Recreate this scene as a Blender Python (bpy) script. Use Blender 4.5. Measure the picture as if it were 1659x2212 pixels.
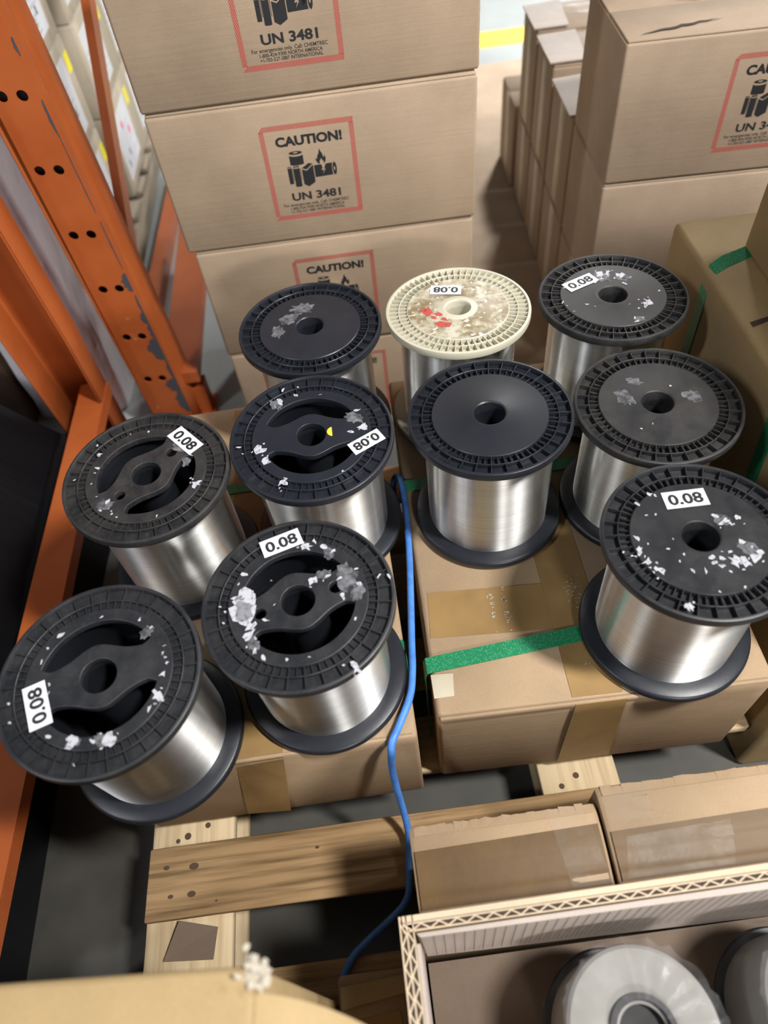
import bpy, bmesh, math, random
from mathutils import Vector, Matrix
PI = math.pi
for o in list(bpy.data.objects):
    bpy.data.objects.remove(o)
SC = bpy.context.scene
COL = SC.collection

# ------------------------------------------------------------------ camera
PITCH, ROLL, CAMZ, FPX = math.radians(52.6718), math.radians(-7.9112), 1.02136, 1546.35
fw = Vector((0, math.cos(PITCH), -math.sin(PITCH)))
xr = Vector((1, 0, 0))
up = xr.cross(fw)
cr, sr = math.cos(ROLL), math.sin(ROLL)
right = cr * xr + sr * up
upv = -sr * xr + cr * up
cam = bpy.data.cameras.new('camera')
LIFT = 0.42                      # floor level is modelled at z = -0.42 and lifted to 0 at the end
CAMZ += LIFT
camo = bpy.data.objects.new('camera', cam)
COL.objects.link(camo)
camo.matrix_world = Matrix(((right.x, upv.x, -fw.x, 0), (right.y, upv.y, -fw.y, 0),
                            (right.z, upv.z, -fw.z, CAMZ), (0, 0, 0, 1)))
cam.sensor_fit = 'VERTICAL'
cam.sensor_height = 36.0
cam.lens = FPX / 2212 * 36.0
cam.clip_start = 0.02
cam.dof.use_dof = True
cam.dof.focus_distance = 1.12
cam.dof.aperture_fstop = 2.5
SC.camera = camo

# ------------------------------------------------------------------ light
W = bpy.data.worlds.new('warehouse_air')
SC.world = W
W.use_nodes = True
W.node_tree.nodes['Background'].inputs[0].default_value = (0.80, 0.86, 1.0, 1)
W.node_tree.nodes['Background'].inputs[1].default_value = 0.25


def area(name, loc, target, sx, sy, power, color=(1, 1, 1)):
    l = bpy.data.lights.new(name, 'AREA')
    l.shape = 'RECTANGLE'
    l.size, l.size_y = sx, sy
    l.energy = power
    l.color = color
    o = bpy.data.objects.new(name, l)
    COL.objects.link(o)
    o.location = (loc[0], loc[1], loc[2] + LIFT)
    o.rotation_euler = (Vector(target) - Vector(loc)).to_track_quat('-Z', 'Y').to_euler()
    return o


area('aisle_lamp_right', (1.50, -0.30, 2.85), (0.1, 0.8, 0), 0.22, 0.5, 155, (1.0, 0.98, 0.95))
area('aisle_lamp_side', (4.2, 1.6, 3.0), (0, 0.7, 0.1), 1.8, 0.3, 150, (0.95, 0.97, 1.0))
area('aisle_lamp_front', (1.15, -4.3, 2.3), (0, 1.2, 0), 0.7, 0.4, 125, (1.0, 0.98, 0.95))
area('aisle_lamp_left', (-3.2, -1.2, 3.6), (0.1, 0.9, 0.1), 0.25, 0.9, 60, (0.92, 0.96, 1.0))
far = area('aisle_lamp_far', (2.3, 6.2, 3.2), (1.1, 4.0, -0.4), 0.5, 0.7, 62, (1.0, 0.98, 0.94))
far.data.spread = math.radians(64)          # lamp over the next aisle, spread narrowed to keep its light off the spools
SC.view_settings.view_transform = 'Standard'
SC.view_settings.look = 'None'
SC.view_settings.exposure = 0.0
SC.view_settings.gamma = 1.0
SC.cycles.caustics_reflective = False
SC.view_settings.use_curve_mapping = False


# ------------------------------------------------------------------ materials
def mat(name, col, rough=0.6, metal=0.0, spec=0.5):
    m = bpy.data.materials.new(name)
    m.use_nodes = True
    b = m.node_tree.nodes['Principled BSDF']
    b.inputs['Base Color'].default_value = (*col, 1)
    b.inputs['Roughness'].default_value = rough
    b.inputs['Metallic'].default_value = metal
    b.inputs['Specular IOR Level'].default_value = spec
    return m


class NT:
    def __init__(s, m):
        s.t = m.node_tree
        s.b = s.t.nodes['Principled BSDF']
        s.tc = s.t.nodes.new('ShaderNodeTexCoord')

    def n(s, typ, **kw):
        x = s.t.nodes.new(typ)
        for k, v in kw.items():
            setattr(x, k, v)
        return x

    def l(s, a, b):
        s.t.links.new(a, b)

    def mapped(s, scale, rot=(0, 0, 0), loc=(0, 0, 0), src='Object'):
        mp = s.n('ShaderNodeMapping')
        mp.inputs['Scale'].default_value = scale
        mp.inputs['Rotation'].default_value = rot
        mp.inputs['Location'].default_value = loc
        s.l(s.tc.outputs[src], mp.inputs['Vector'])
        return mp.outputs[0]

    def noise(s, vec, scale, detail=4, rough=0.55):
        x = s.n('ShaderNodeTexNoise')
        x.inputs['Scale'].default_value = scale
        x.inputs['Detail'].default_value = detail
        x.inputs['Roughness'].default_value = rough
        s.l(vec, x.inputs['Vector'])
        return x.outputs[0]

    def ramp(s, fac, stops):
        r = s.n('ShaderNodeValToRGB')
        els = r.color_ramp.elements
        while len(els) < len(stops):
            els.new(0.5)
        for e, (p, c) in zip(els, stops):
            e.position = p
            e.color = (*c, 1) if len(c) == 3 else c
        s.l(fac, r.inputs[0])
        return r.outputs[0]

    def mix(s, fac, a, b, mode='MIX'):
        x = s.n('ShaderNodeMix', data_type='RGBA', blend_type=mode)
        for sock, v in ((x.inputs[0], fac), (x.inputs[6], a), (x.inputs[7], b)):
            if isinstance(v, (int, float)):
                sock.default_value = v
            elif isinstance(v, tuple):
                sock.default_value = (*v, 1)
            else:
                s.l(v, sock)
        return x.outputs[2]

    def math(s, op, a, b=0.0):
        x = s.n('ShaderNodeMath', operation=op)
        for i, v in enumerate((a, b)):
            if isinstance(v, (int, float)):
                x.inputs[i].default_value = v
            else:
                s.l(v, x.inputs[i])
        return x.outputs[0]

    def bump(s, h, strength, dist=0.001):
        x = s.n('ShaderNodeBump')
        x.inputs['Strength'].default_value = strength
        x.inputs['Distance'].default_value = dist
        s.l(h, x.inputs['Height'])
        s.l(x.outputs[0], s.b.inputs['Normal'])

    def color(s, c):
        s.l(c, s.b.inputs['Base Color'])


def cardboard(name, base, seed=0.0, var=0.16, rough=0.72):
    m = mat(name, base, rough, spec=0.3)
    t = NT(m)
    v = t.mapped((1, 1, 1), loc=(seed, seed * 1.7, seed * 0.6))
    big = t.noise(v, 6, 5)
    fine = t.noise(v, 420, 3)
    flute = t.noise(t.mapped((4, 4, 150), loc=(seed, 0, 0)), 1.0, 2)
    lo = tuple(c * (1 - var) for c in base)
    hi = tuple(min(1, c * (1 + var)) for c in base)
    c = t.ramp(big, [(0.3, lo), (0.7, hi)])
    c = t.mix(0.22, c, t.ramp(fine, [(0.3, tuple(x * 0.7 for x in base)), (0.75, tuple(min(1, x * 1.25) for x in base))]))
    c = t.mix(t.ramp(t.noise(v, 900, 1), [(0.72, (0, 0, 0)), (0.78, (0.5, 0.5, 0.5))]), c, tuple(x * 0.55 for x in base))
    t.color(c)
    t.bump(t.math('ADD', t.math('MULTIPLY', big, 1.0), t.math('MULTIPLY', flute, 0.25)), 0.35, 0.004)
    return m


CARD_BATTERY = cardboard('battery_carton_kraft', (0.355, 0.262, 0.178), 1.3)
CARD_BATTERY2 = cardboard('battery_carton_kraft_warm', (0.36, 0.268, 0.19), 4.1)
CARD_PALLET = cardboard('pallet_carton_kraft', (0.385, 0.27, 0.165), 2.2)
CARD_PALE = cardboard('pale_carton_kraft', (0.44, 0.385, 0.30), 5.2)
CARD_TAN = cardboard('tan_carton_kraft', (0.36, 0.255, 0.125), 7.7)
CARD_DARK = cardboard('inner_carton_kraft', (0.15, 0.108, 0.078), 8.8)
CARD_LIGHT = cardboard('light_liner_board', (0.44, 0.375, 0.33), 3.8)
CARD_SHEET = cardboard('slip_sheet_board', (0.40, 0.30, 0.215), 6.1)
CORE_DARK = mat('corrugation_shadow_board', (0.05, 0.036, 0.025), 0.9)
EDGE = cardboard('cut_corrugated_edge', (0.60, 0.47, 0.33), 9.1)


def tape_mat(name, base, seed):
    m = mat(name, base, 0.50, spec=0.3)
    t = NT(m)
    v = t.mapped((1, 1, 1), loc=(seed, 0, 0))
    n = t.noise(v, 14, 5)
    t.color(t.ramp(n, [(0.3, tuple(c * 0.85 for c in base)), (0.7, tuple(c * 1.15 for c in base))]))
    t.bump(t.noise(t.mapped((30, 30, 30)), 3, 5), 0.2, 0.0012)
    return m


TAPE = tape_mat('brown_packing_tape', (0.30, 0.185, 0.072), 1)
TAPE_DARK = tape_mat('shaded_brown_packing_tape', (0.125, 0.070, 0.024), 5)  # brown tape with the shade over the front cartons put into its colour
TAPE_PALE = tape_mat('pale_packing_tape', (0.50, 0.44, 0.33), 3)


def clear_film(name, alpha, col=(0.85, 0.87, 0.9), rough=0.12):
    m = mat(name, col, rough, spec=0.7)
    t = NT(m)
    n = t.noise(t.mapped((1, 1, 1)), 28, 5)
    r = t.ramp(n, [(0.35, (alpha * 0.4,) * 3), (0.7, (min(1, alpha * 1.8),) * 3)])
    t.l(r, t.b.inputs['Alpha'])
    t.bump(n, 0.5, 0.004)
    return m


FILM = clear_film('clear_plastic_film', 0.05, (0.7, 0.7, 0.72), 0.25)
CLEAR_TAPE = clear_film('clear_tape', 0.03, (0.6, 0.55, 0.48), 0.35)


def black_plastic(name, base, dust, dustcol=(0.20, 0.185, 0.165), rough=0.36):
    m = mat(name, base, rough, spec=0.42)
    t = NT(m)
    v = t.mapped((1, 1, 1))
    a = t.noise(v, 26, 6, 0.65)
    b = t.noise(v, 190, 4)
    msk = t.math('MULTIPLY', t.ramp(a, [(0.38, (0, 0, 0)), (0.72, (1, 1, 1))]), dust)
    msk = t.math('ADD', msk, t.math('MULTIPLY', t.ramp(b, [(0.55, (0, 0, 0)), (0.75, (1, 1, 1))]), dust * 0.5))
    t.color(t.mix(msk, base, dustcol))
    rr = t.math('ADD', t.math('MULTIPLY', msk, 0.5), rough)
    t.l(rr, t.b.inputs['Roughness'])
    t.bump(b, 0.12, 0.0006)
    return m


BLK = black_plastic('black_plastic', (0.013, 0.015, 0.021), 0.05, (0.09, 0.09, 0.10), 0.36)
BLK_WORN = black_plastic('worn_black_plastic', (0.015, 0.016, 0.019), 0.14, (0.13, 0.125, 0.12), 0.38)
BLK_DUSTY = black_plastic('dusty_black_plastic', (0.015, 0.015, 0.017), 0.24, (0.11, 0.10, 0.085), 0.46)
BLK_DEEP = mat('deep_black_plastic', (0.012, 0.013, 0.017), 0.4)

CREAM = mat('cream_plastic', (0.62, 0.58, 0.44), 0.38)
_t = NT(CREAM)
_t.b.inputs['Subsurface Weight'].default_value = 0.15
_t.b.inputs['Subsurface Radius'].default_value = (0.006, 0.004, 0.002)
_v = _t.mapped((1, 1, 1))
_x = _t.n('ShaderNodeVectorMath', operation='LENGTH')
_sep = _t.n('ShaderNodeSeparateXYZ')
_t.l(_t.tc.outputs['Object'], _sep.inputs[0])
_r2 = _t.math('SQRT', _t.math('ADD', _t.math('MULTIPLY', _sep.outputs[0], _sep.outputs[0]), _t.math('MULTIPLY', _sep.outputs[1], _sep.outputs[1])))
_in = _t.math('LESS_THAN', _r2, 0.0865)
_hub = _t.math('GREATER_THAN', _r2, 0.034)
_g = _t.ramp(_t.noise(_v, 32, 8, 0.7), [(0.40, (0, 0, 0)), (0.58, (1, 1, 1))])
_mask = _t.math('MULTIPLY', _t.math('MULTIPLY', _in, _hub), _g)
_c = _t.mix(_mask, (0.52, 0.49, 0.385), (0.22, 0.165, 0.085))
_g2 = _t.ramp(_t.noise(_v, 70, 5), [(0.6, (0, 0, 0)), (0.66, (1, 1, 1))])
_c = _t.mix(_t.math('MULTIPLY', _t.math('MULTIPLY', _in, _hub), _g2), _c, (0.75, 0.73, 0.66))
_t.color(_c)

WIRE = mat('fine_silver_wire', (0.83, 0.83, 0.815), 0.27, 1.0)
_t = NT(WIRE)
_t.b.inputs['Anisotropic'].default_value = 1.0
_t.b.inputs['Anisotropic Rotation'].default_value = 0.25
_tg = _t.n('ShaderNodeTangent', direction_type='RADIAL', axis='Z')
_t.l(_tg.outputs[0], _t.b.inputs['Tangent'])
_w = _t.noise(_t.mapped((3, 3, 2400)), 1.0, 2, 0.6)
_w2 = _t.noise(_t.mapped((55, 55, 2000)), 1.0, 2)
_t.color(_t.mix(0.75, (0.83, 0.83, 0.815), _t.ramp(_w, [(0.32, (0.58, 0.58, 0.565)), (0.68, (0.95, 0.95, 0.935))])))
_t.bump(_t.math('ADD', _w, _t.math('MULTIPLY', _w2, 0.8)), 0.10, 0.0005)
_t.l(_t.math('ADD', _t.math('MULTIPLY', _w, 0.12), 0.285), _t.b.inputs['Roughness'])

ORANGE = mat('orange_rack_paint', (0.53, 0.125, 0.022), 0.40)
_t = NT(ORANGE)
_v = _t.mapped((1, 1, 1))
_n = _t.noise(_v, 7, 5)
_c = _t.ramp(_n, [(0.3, (0.36, 0.080, 0.018)), (0.7, (0.43, 0.108, 0.028))])
_sc = _t.ramp(_t.noise(_t.mapped((6, 6, 60)), 5, 6), [(0.68, (0, 0, 0)), (0.74, (1, 1, 1))])
_c = _t.mix(_t.math('MULTIPLY', _sc, 0.35), _c, (0.62, 0.36, 0.24))
_t.color(_c)
_t.bump(_n, 0.1, 0.003)
STEEL_CHIP = mat('bare_chipped_steel', (0.085, 0.085, 0.10), 0.5, 0.3)

PINE = mat('pale_pine_board', (0.52, 0.39, 0.23), 0.7, spec=0.3)
WOOD = mat('weathered_pine_board', (0.36, 0.225, 0.105), 0.7, spec=0.3)
for _m, _a, _b in ((PINE, (0.56, 0.43, 0.26), (0.40, 0.28, 0.15)), (WOOD, (0.42, 0.27, 0.135), (0.13, 0.075, 0.03))):
    _t = NT(_m)
    _v = _t.mapped((1.4, 34, 34))
    _n = _t.noise(_v, 2.2, 6, 0.62)
    _t.color(_t.ramp(_n, [(0.28, _b), (0.56, _a), (0.9, tuple(x * 1.1 for x in _a))]))
    _t.bump(_n, 0.3, 0.002)
PINE_Y = mat('pale_pine_stringer', (0.52, 0.39, 0.23), 0.7, spec=0.3)
_t = NT(PINE_Y)
_n = _t.noise(_t.mapped((34, 1.4, 34)), 2.2, 6, 0.62)
_t.color(_t.ramp(_n, [(0.28, (0.42, 0.30, 0.17)), (0.56, (0.60, 0.47, 0.29)), (0.9, (0.64, 0.51, 0.33))]))
KNOT = mat('dark_wood_knot', (0.07, 0.04, 0.02), 0.8)

STRAP = mat('green_woven_strap', (0.02, 0.25, 0.10), 0.35)
_t = NT(STRAP)
_ck = _t.n('ShaderNodeTexVoronoi')
_ck.inputs['Scale'].default_value = 330
_t.l(_t.mapped((1, 1, 1)), _ck.inputs['Vector'])
_t.color(_t.ramp(_ck.outputs[0], [(0.0, (0.10, 0.42, 0.24)), (0.45, (0.015, 0.21, 0.085))]))
_t.bump(_ck.outputs[0], 0.5, 0.0006)

BLUE = mat('blue_cable_jacket', (0.08, 0.26, 0.75), 0.42)
_t = NT(BLUE)
_n = _t.noise(_t.mapped((1, 1, 1)), 45, 5)
_t.color(_t.ramp(_n, [(0.3, (0.055, 0.19, 0.58)), (0.6, (0.09, 0.28, 0.76))]))
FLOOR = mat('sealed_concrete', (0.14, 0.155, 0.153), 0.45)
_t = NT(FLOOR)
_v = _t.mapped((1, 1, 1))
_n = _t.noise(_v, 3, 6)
_concrete = _t.mix(0.15, _t.ramp(_n, [(0.3, (0.20, 0.225, 0.225)), (0.7, (0.27, 0.30, 0.30))]), _t.noise(_v, 150, 3))
_shaded = _t.ramp(_t.noise(_v, 5, 6), [(0.3, (0.040, 0.038, 0.033)), (0.7, (0.085, 0.080, 0.068))])
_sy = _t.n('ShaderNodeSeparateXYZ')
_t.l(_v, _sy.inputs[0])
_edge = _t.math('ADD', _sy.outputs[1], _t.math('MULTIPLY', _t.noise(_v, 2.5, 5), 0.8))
_t.color(_t.mix(_t.ramp(_t.math('MULTIPLY', _edge, 0.5), [(0.55, (0, 0, 0)), (0.80, (1, 1, 1))]), _shaded, _concrete))   # shade under the racks painted into the floor colour, plain concrete beyond
YELLOW = mat('yellow_floor_paint', (0.80, 0.68, 0.02), 0.5)
_t = NT(YELLOW)
_n = _t.noise(_t.mapped((1, 1, 1)), 40, 5)
_t.color(_t.ramp(_n, [(0.3, (0.80, 0.70, 0.02)), (0.72, (0.78, 0.62, 0.03))]))
BLACKFILM = mat('black_stretch_film', (0.005, 0.005, 0.006), 0.34, spec=0.13)
_t = NT(BLACKFILM)
_n = _t.noise(_t.mapped((9, 40, 2)), 1.0, 4, 0.5)
_t.bump(_n, 0.35, 0.004)
WHITEFILM = mat('white_stretch_film', (0.7, 0.69, 0.74), 0.35)
_t = NT(WHITEFILM)
_n = _t.noise(_t.mapped((3, 3, 1), rot=(0.3, 0.5, 0.4)), 3.0, 6, 0.6)
_t.color(_t.ramp(_n, [(0.3, (0.60, 0.59, 0.635)), (0.7, (0.80, 0.79, 0.85))]))
_t.bump(_n, 0.8, 0.02)
PAPER = mat('white_label_paper', (0.66, 0.67, 0.71), 0.55)
SCRAP = mat('torn_white_paper', (0.62, 0.62, 0.66), 0.7)
_t = NT(SCRAP)
_n = _t.noise(_t.mapped((1, 1, 1)), 160, 5)
_t.color(_t.ramp(_n, [(0.33, (0.20, 0.20, 0.20)), (0.47, (0.43, 0.43, 0.47))]))
SMEAR = mat('grey_paper_smear', (0.20, 0.20, 0.21), 0.7)
_t = NT(SMEAR)
_n = _t.noise(_t.mapped((1, 1, 1)), 120, 6)
_t.color(_t.ramp(_n, [(0.35, (0.03, 0.03, 0.033)), (0.7, (0.17, 0.17, 0.185))]))
INK = mat('black_print_ink', (0.014, 0.014, 0.016), 0.6)
REDINK = mat('red_print_ink', (0.42, 0.045, 0.04), 0.65)
GREYINK = mat('grey_form_print', (0.35, 0.36, 0.40), 0.7)
PINK = mat('pink_dot_sticker', (0.85, 0.06, 0.25), 0.6)
YSTICK = mat('yellow_sticker', (0.85, 0.75, 0.03), 0.6)
REDSTAIN = mat('red_paint_stain', (0.40, 0.06, 0.05), 0.6)
FOAM = mat('white_wound_yarn', (0.28, 0.27, 0.25), 0.8)
_t = NT(FOAM)
_n = _t.noise(_t.mapped((1, 1, 1)), 14, 5)
_t.color(_t.ramp(_n, [(0.3, (0.20, 0.19, 0.172)), (0.7, (0.26, 0.25, 0.228))]))
GREYPLATE = mat('grey_felt', (0.035, 0.034, 0.034), 0.8)


# ------------------------------------------------------------------ mesh helpers
def link(name, me, m=None, parent=None):
    o = bpy.data.objects.new(name, me)
    COL.objects.link(o)
    if m is not None and not me.materials:
        me.materials.append(m)
    if parent is not None:
        o.parent = parent
    return o


def thing(name, label, cat, loc=(0, 0, 0), rz=0.0, group=None):
    o = bpy.data.objects.new(name, None)
    o.empty_display_size = 0.05
    COL.objects.link(o)
    o.location = loc
    o.rotation_euler = (0, 0, rz)
    tag(o, label, cat, group)
    return o


def tag(o, label, cat, group=None, kind=None):
    o['label'] = label
    o['category'] = cat
    if group:
        o['group'] = group
    if kind:
        o['kind'] = kind
    return o


def structure(o):
    o['kind'] = 'structure'
    return o


class MB:
    def __init__(s):
        s.v, s.f, s.smooth = [], [], []

    def add(s, vs, fs, smooth=False):
        b = len(s.v)
        s.v += [tuple(p) for p in vs]
        s.f += [[b + i for i in f] for f in fs]
        s.smooth += [smooth] * len(fs)

    def box(s, a, b):
        (x0, y0, z0), (x1, y1, z1) = a, b
        s.add([(x0, y0, z0), (x1, y0, z0), (x1, y1, z0), (x0, y1, z0), (x0, y0, z1), (x1, y0, z1), (x1, y1, z1), (x0, y1, z1)],
              [(3, 2, 1, 0), (4, 5, 6, 7), (0, 1, 5, 4), (1, 2, 6, 5), (2, 3, 7, 6), (3, 0, 4, 7)])

    def hexa(s, bottom, top):
        s.add(list(bottom) + list(top), [(3, 2, 1, 0), (4, 5, 6, 7), (0, 1, 5, 4), (1, 2, 6, 5), (2, 3, 7, 6), (3, 0, 4, 7)])

    def slab(s, quad, n, t):
        n = Vector(n) * t
        s.hexa(quad, [tuple(Vector(p) + n) for p in quad])

    def poly(s, pts, smooth=False):
        s.add(pts, [list(range(len(pts)))], smooth)

    def prism(s, pts, h):
        """closed polygon pts (x, y, z) extruded by vector h"""
        n = len(pts)
        h = Vector(h)
        s.add(list(pts) + [tuple(Vector(p) + h) for p in pts],
              [list(range(n))[::-1], list(range(n, 2 * n))] + [(i, (i + 1) % n, n + (i + 1) % n, n + i) for i in range(n)])

    def lathe(s, prof, seg=96, smooth=True, close=False):
        n = len(prof)
        vs = []
        for k in range(seg):
            a = 2 * PI * k / seg
            c, d = math.cos(a), math.sin(a)
            vs += [(r * c, r * d, z) for r, z in prof]
        fs = []
        for k in range(seg):
            k2 = (k + 1) % seg
            for i in range(n - (0 if close else 1)):
                j = (i + 1) % n
                fs.append((k * n + i, k2 * n + i, k2 * n + j, k * n + j))
        s.add(vs, fs, smooth)

    def tube(s, pts, r, seg=10):
        pts = [Vector(p) for p in pts]
        rings = []
        ref = Vector((0.3, 0.2, 1)).normalized()
        for i, p in enumerate(pts):
            d = (pts[min(i + 1, len(pts) - 1)] - pts[max(i - 1, 0)]).normalized()
            a = d.cross(ref)
            if a.length < 1e-3:
                a = d.cross(Vector((1, 0, 0)))
            a.normalize()
            b = d.cross(a)
            rings.append([p + r * (math.cos(2 * PI * k / seg) * a + math.sin(2 * PI * k / seg) * b) for k in range(seg)])
        vs = [q for ring in rings for q in ring]
        fs = []
        for i in range(len(pts) - 1):
            for k in range(seg):
                k2 = (k + 1) % seg
                fs.append((i * seg + k, i * seg + k2, (i + 1) * seg + k2, (i + 1) * seg + k))
        fs.append(tuple(range(seg))[::-1])
        fs.append(tuple(range((len(pts) - 1) * seg, len(pts) * seg)))
        s.add(vs, fs, True)

    def mesh(s, name):
        me = bpy.data.meshes.new(name)
        me.from_pydata(s.v, [], s.f)
        me.polygons.foreach_set('use_smooth', s.smooth)
        me.update()
        bm = bmesh.new()
        bm.from_mesh(me)
        bmesh.ops.recalc_face_normals(bm, faces=bm.faces)
        bm.to_mesh(me)
        bm.free()
        try:
            me.set_sharp_from_angle(angle=math.radians(38))
        except Exception:
            pass
        return me

    def build(s, name, m, parent=None):
        return link(name, s.mesh(name), m, parent)


def rbox(name, a, b, m, parent=None, bev=0.005, seg=2, wob=0.0, seed=0):
    """box with rounded edges; wob bends its corners a little like used cardboard"""
    bm = bmesh.new()
    bmesh.ops.create_cube(bm, size=1.0)
    rnd = random.Random(seed)
    for v in bm.verts:
        v.co = Vector(((a[i] + b[i]) / 2 + v.co[i] * (b[i] - a[i])) for i in range(3))
        v.co += Vector((rnd.uniform(-wob, wob), rnd.uniform(-wob, wob), 0))
    bmesh.ops.bevel(bm, geom=list(bm.edges), offset=bev, segments=seg, affect='EDGES', profile=0.5)
    me = bpy.data.meshes.new(name)
    bm.to_mesh(me)
    bm.free()
    for p in me.polygons:
        p.use_smooth = True
    me.set_sharp_from_angle(angle=math.radians(50))
    return link(name, me, m, parent)


def curve_plate(name, loops, thick, bevel=0.0):
    """flat plate with holes: loops are closed 2D polylines"""
    cu = bpy.data.curves.new(name, 'CURVE')
    cu.dimensions = '2D'
    cu.fill_mode = 'BOTH'
    cu.extrude = thick / 2 - bevel
    cu.bevel_depth = bevel
    cu.bevel_resolution = 2
    for lp in loops:
        sp = cu.splines.new('POLY')
        sp.points.add(len(lp) - 1)
        for p, q in zip(sp.points, lp):
            p.co = (q[0], q[1], 0, 1)
        sp.use_cyclic_u = True
    o = bpy.data.objects.new(name, cu)
    COL.objects.link(o)
    dg = bpy.context.evaluated_depsgraph_get()
    me = bpy.data.meshes.new_from_object(o.evaluated_get(dg))
    bpy.data.objects.remove(o)
    bpy.data.curves.remove(cu)
    me.name = name
    me.materials.clear()
    for p in me.polygons:
        p.use_smooth = True
    me.set_sharp_from_angle(angle=math.radians(40))
    return me


def text_polys(body, bold=0.0):
    """flat text as (verts, faces) with unit box: width in [0,1], height in [0, h]"""
    cu = bpy.data.curves.new('txt', 'FONT')
    cu.body = body
    cu.size = 1.0
    cu.offset = bold
    cu.resolution_u = 4
    o = bpy.data.objects.new('txt', cu)
    COL.objects.link(o)
    dg = bpy.context.evaluated_depsgraph_get()
    me = bpy.data.meshes.new_from_object(o.evaluated_get(dg))
    bpy.data.objects.remove(o)
    bpy.data.curves.remove(cu)
    vs = [v.co.copy() for v in me.vertices]
    fs = [list(p.vertices) for p in me.polygons]
    bpy.data.meshes.remove(me)
    x0, x1 = min(v.x for v in vs), max(v.x for v in vs)
    y0, y1 = min(v.y for v in vs), max(v.y for v in vs)
    return [((v.x - x0) / (x1 - x0), (v.y - y0) / (y1 - y0)) for v in vs], fs


def circle(r, n=64, cx=0.0, cy=0.0):
    return [(cx + r * math.cos(2 * PI * k / n), cy + r * math.sin(2 * PI * k / n)) for k in range(n)]


def chaikin(p, it=2):
    for _ in range(it):
        q = []
        for i in range(len(p)):
            a, b = p[i], p[(i + 1) % len(p)]
            q.append((0.75 * a[0] + 0.25 * b[0], 0.75 * a[1] + 0.25 * b[1]))
            q.append((0.25 * a[0] + 0.75 * b[0], 0.25 * a[1] + 0.75 * b[1]))
        p = q
    return p


# ------------------------------------------------------------------ setting
FZ = -0.42
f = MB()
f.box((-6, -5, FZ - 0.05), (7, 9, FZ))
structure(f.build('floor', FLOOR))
f = MB()
f.box((-6, -5, 4.9), (7, 9, 5.0))
structure(f.build('ceiling', mat('roof_sheet', (0.20, 0.21, 0.22), 0.8)))
WALLM = mat('warehouse_wall', (0.55, 0.56, 0.56), 0.8)
f = MB()
f.box((-6, 9, FZ), (7, 9.1, 4.9))
structure(f.build('wall_back', WALLM))
f = MB()
f.box((-6.1, -5, FZ), (-6, 9, 4.9))
structure(f.build('wall_left', WALLM))
f = MB()
f.box((-4.5, 3.80, FZ), (5.5, 3.99, FZ + 0.0012))
structure(f.build('trim_1', YELLOW))

# flattened cardboard slip sheet on the floor under the battery cartons
sheet = thing('cardboard_slip_sheet', 'large creased sheet of brown cardboard lying on the floor under the caution cartons', 'cardboard sheet', (0, 0, FZ))
f = MB()
ys = [1.36, 1.40, 1.635, 1.645, 1.80, 2.045, 2.055, 2.07, 2.272, 2.28, 2.7, 3.1, 3.60]
zs = [0.010, 0.010, 0.0100, 0.0065, 0.010, 0.010, 0.006, 0.010, 0.010, 0.006, 0.010, 0.010, 0.009]
xa, xb = -0.36, 1.35
vs = []
for y, z in zip(ys, zs):
    vs += [(xa, y, z), (xb, y, z), (xb, y, 0.0005), (xa, y, 0.0005)]
fs = []
for i in range(len(ys) - 1):
    for k in range(4):
        k2 = (k + 1) % 4
        fs.append((4 * i + k, 4 * i + k2, 4 * i + 4 + k2, 4 * i + 4 + k))
fs += [(0, 1, 2, 3), tuple(4 * (len(ys) - 1) + k for k in (3, 2, 1, 0))]
f.add(vs, fs)
f.build('board', CARD_SHEET, sheet)
SZ = FZ + 0.010


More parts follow.
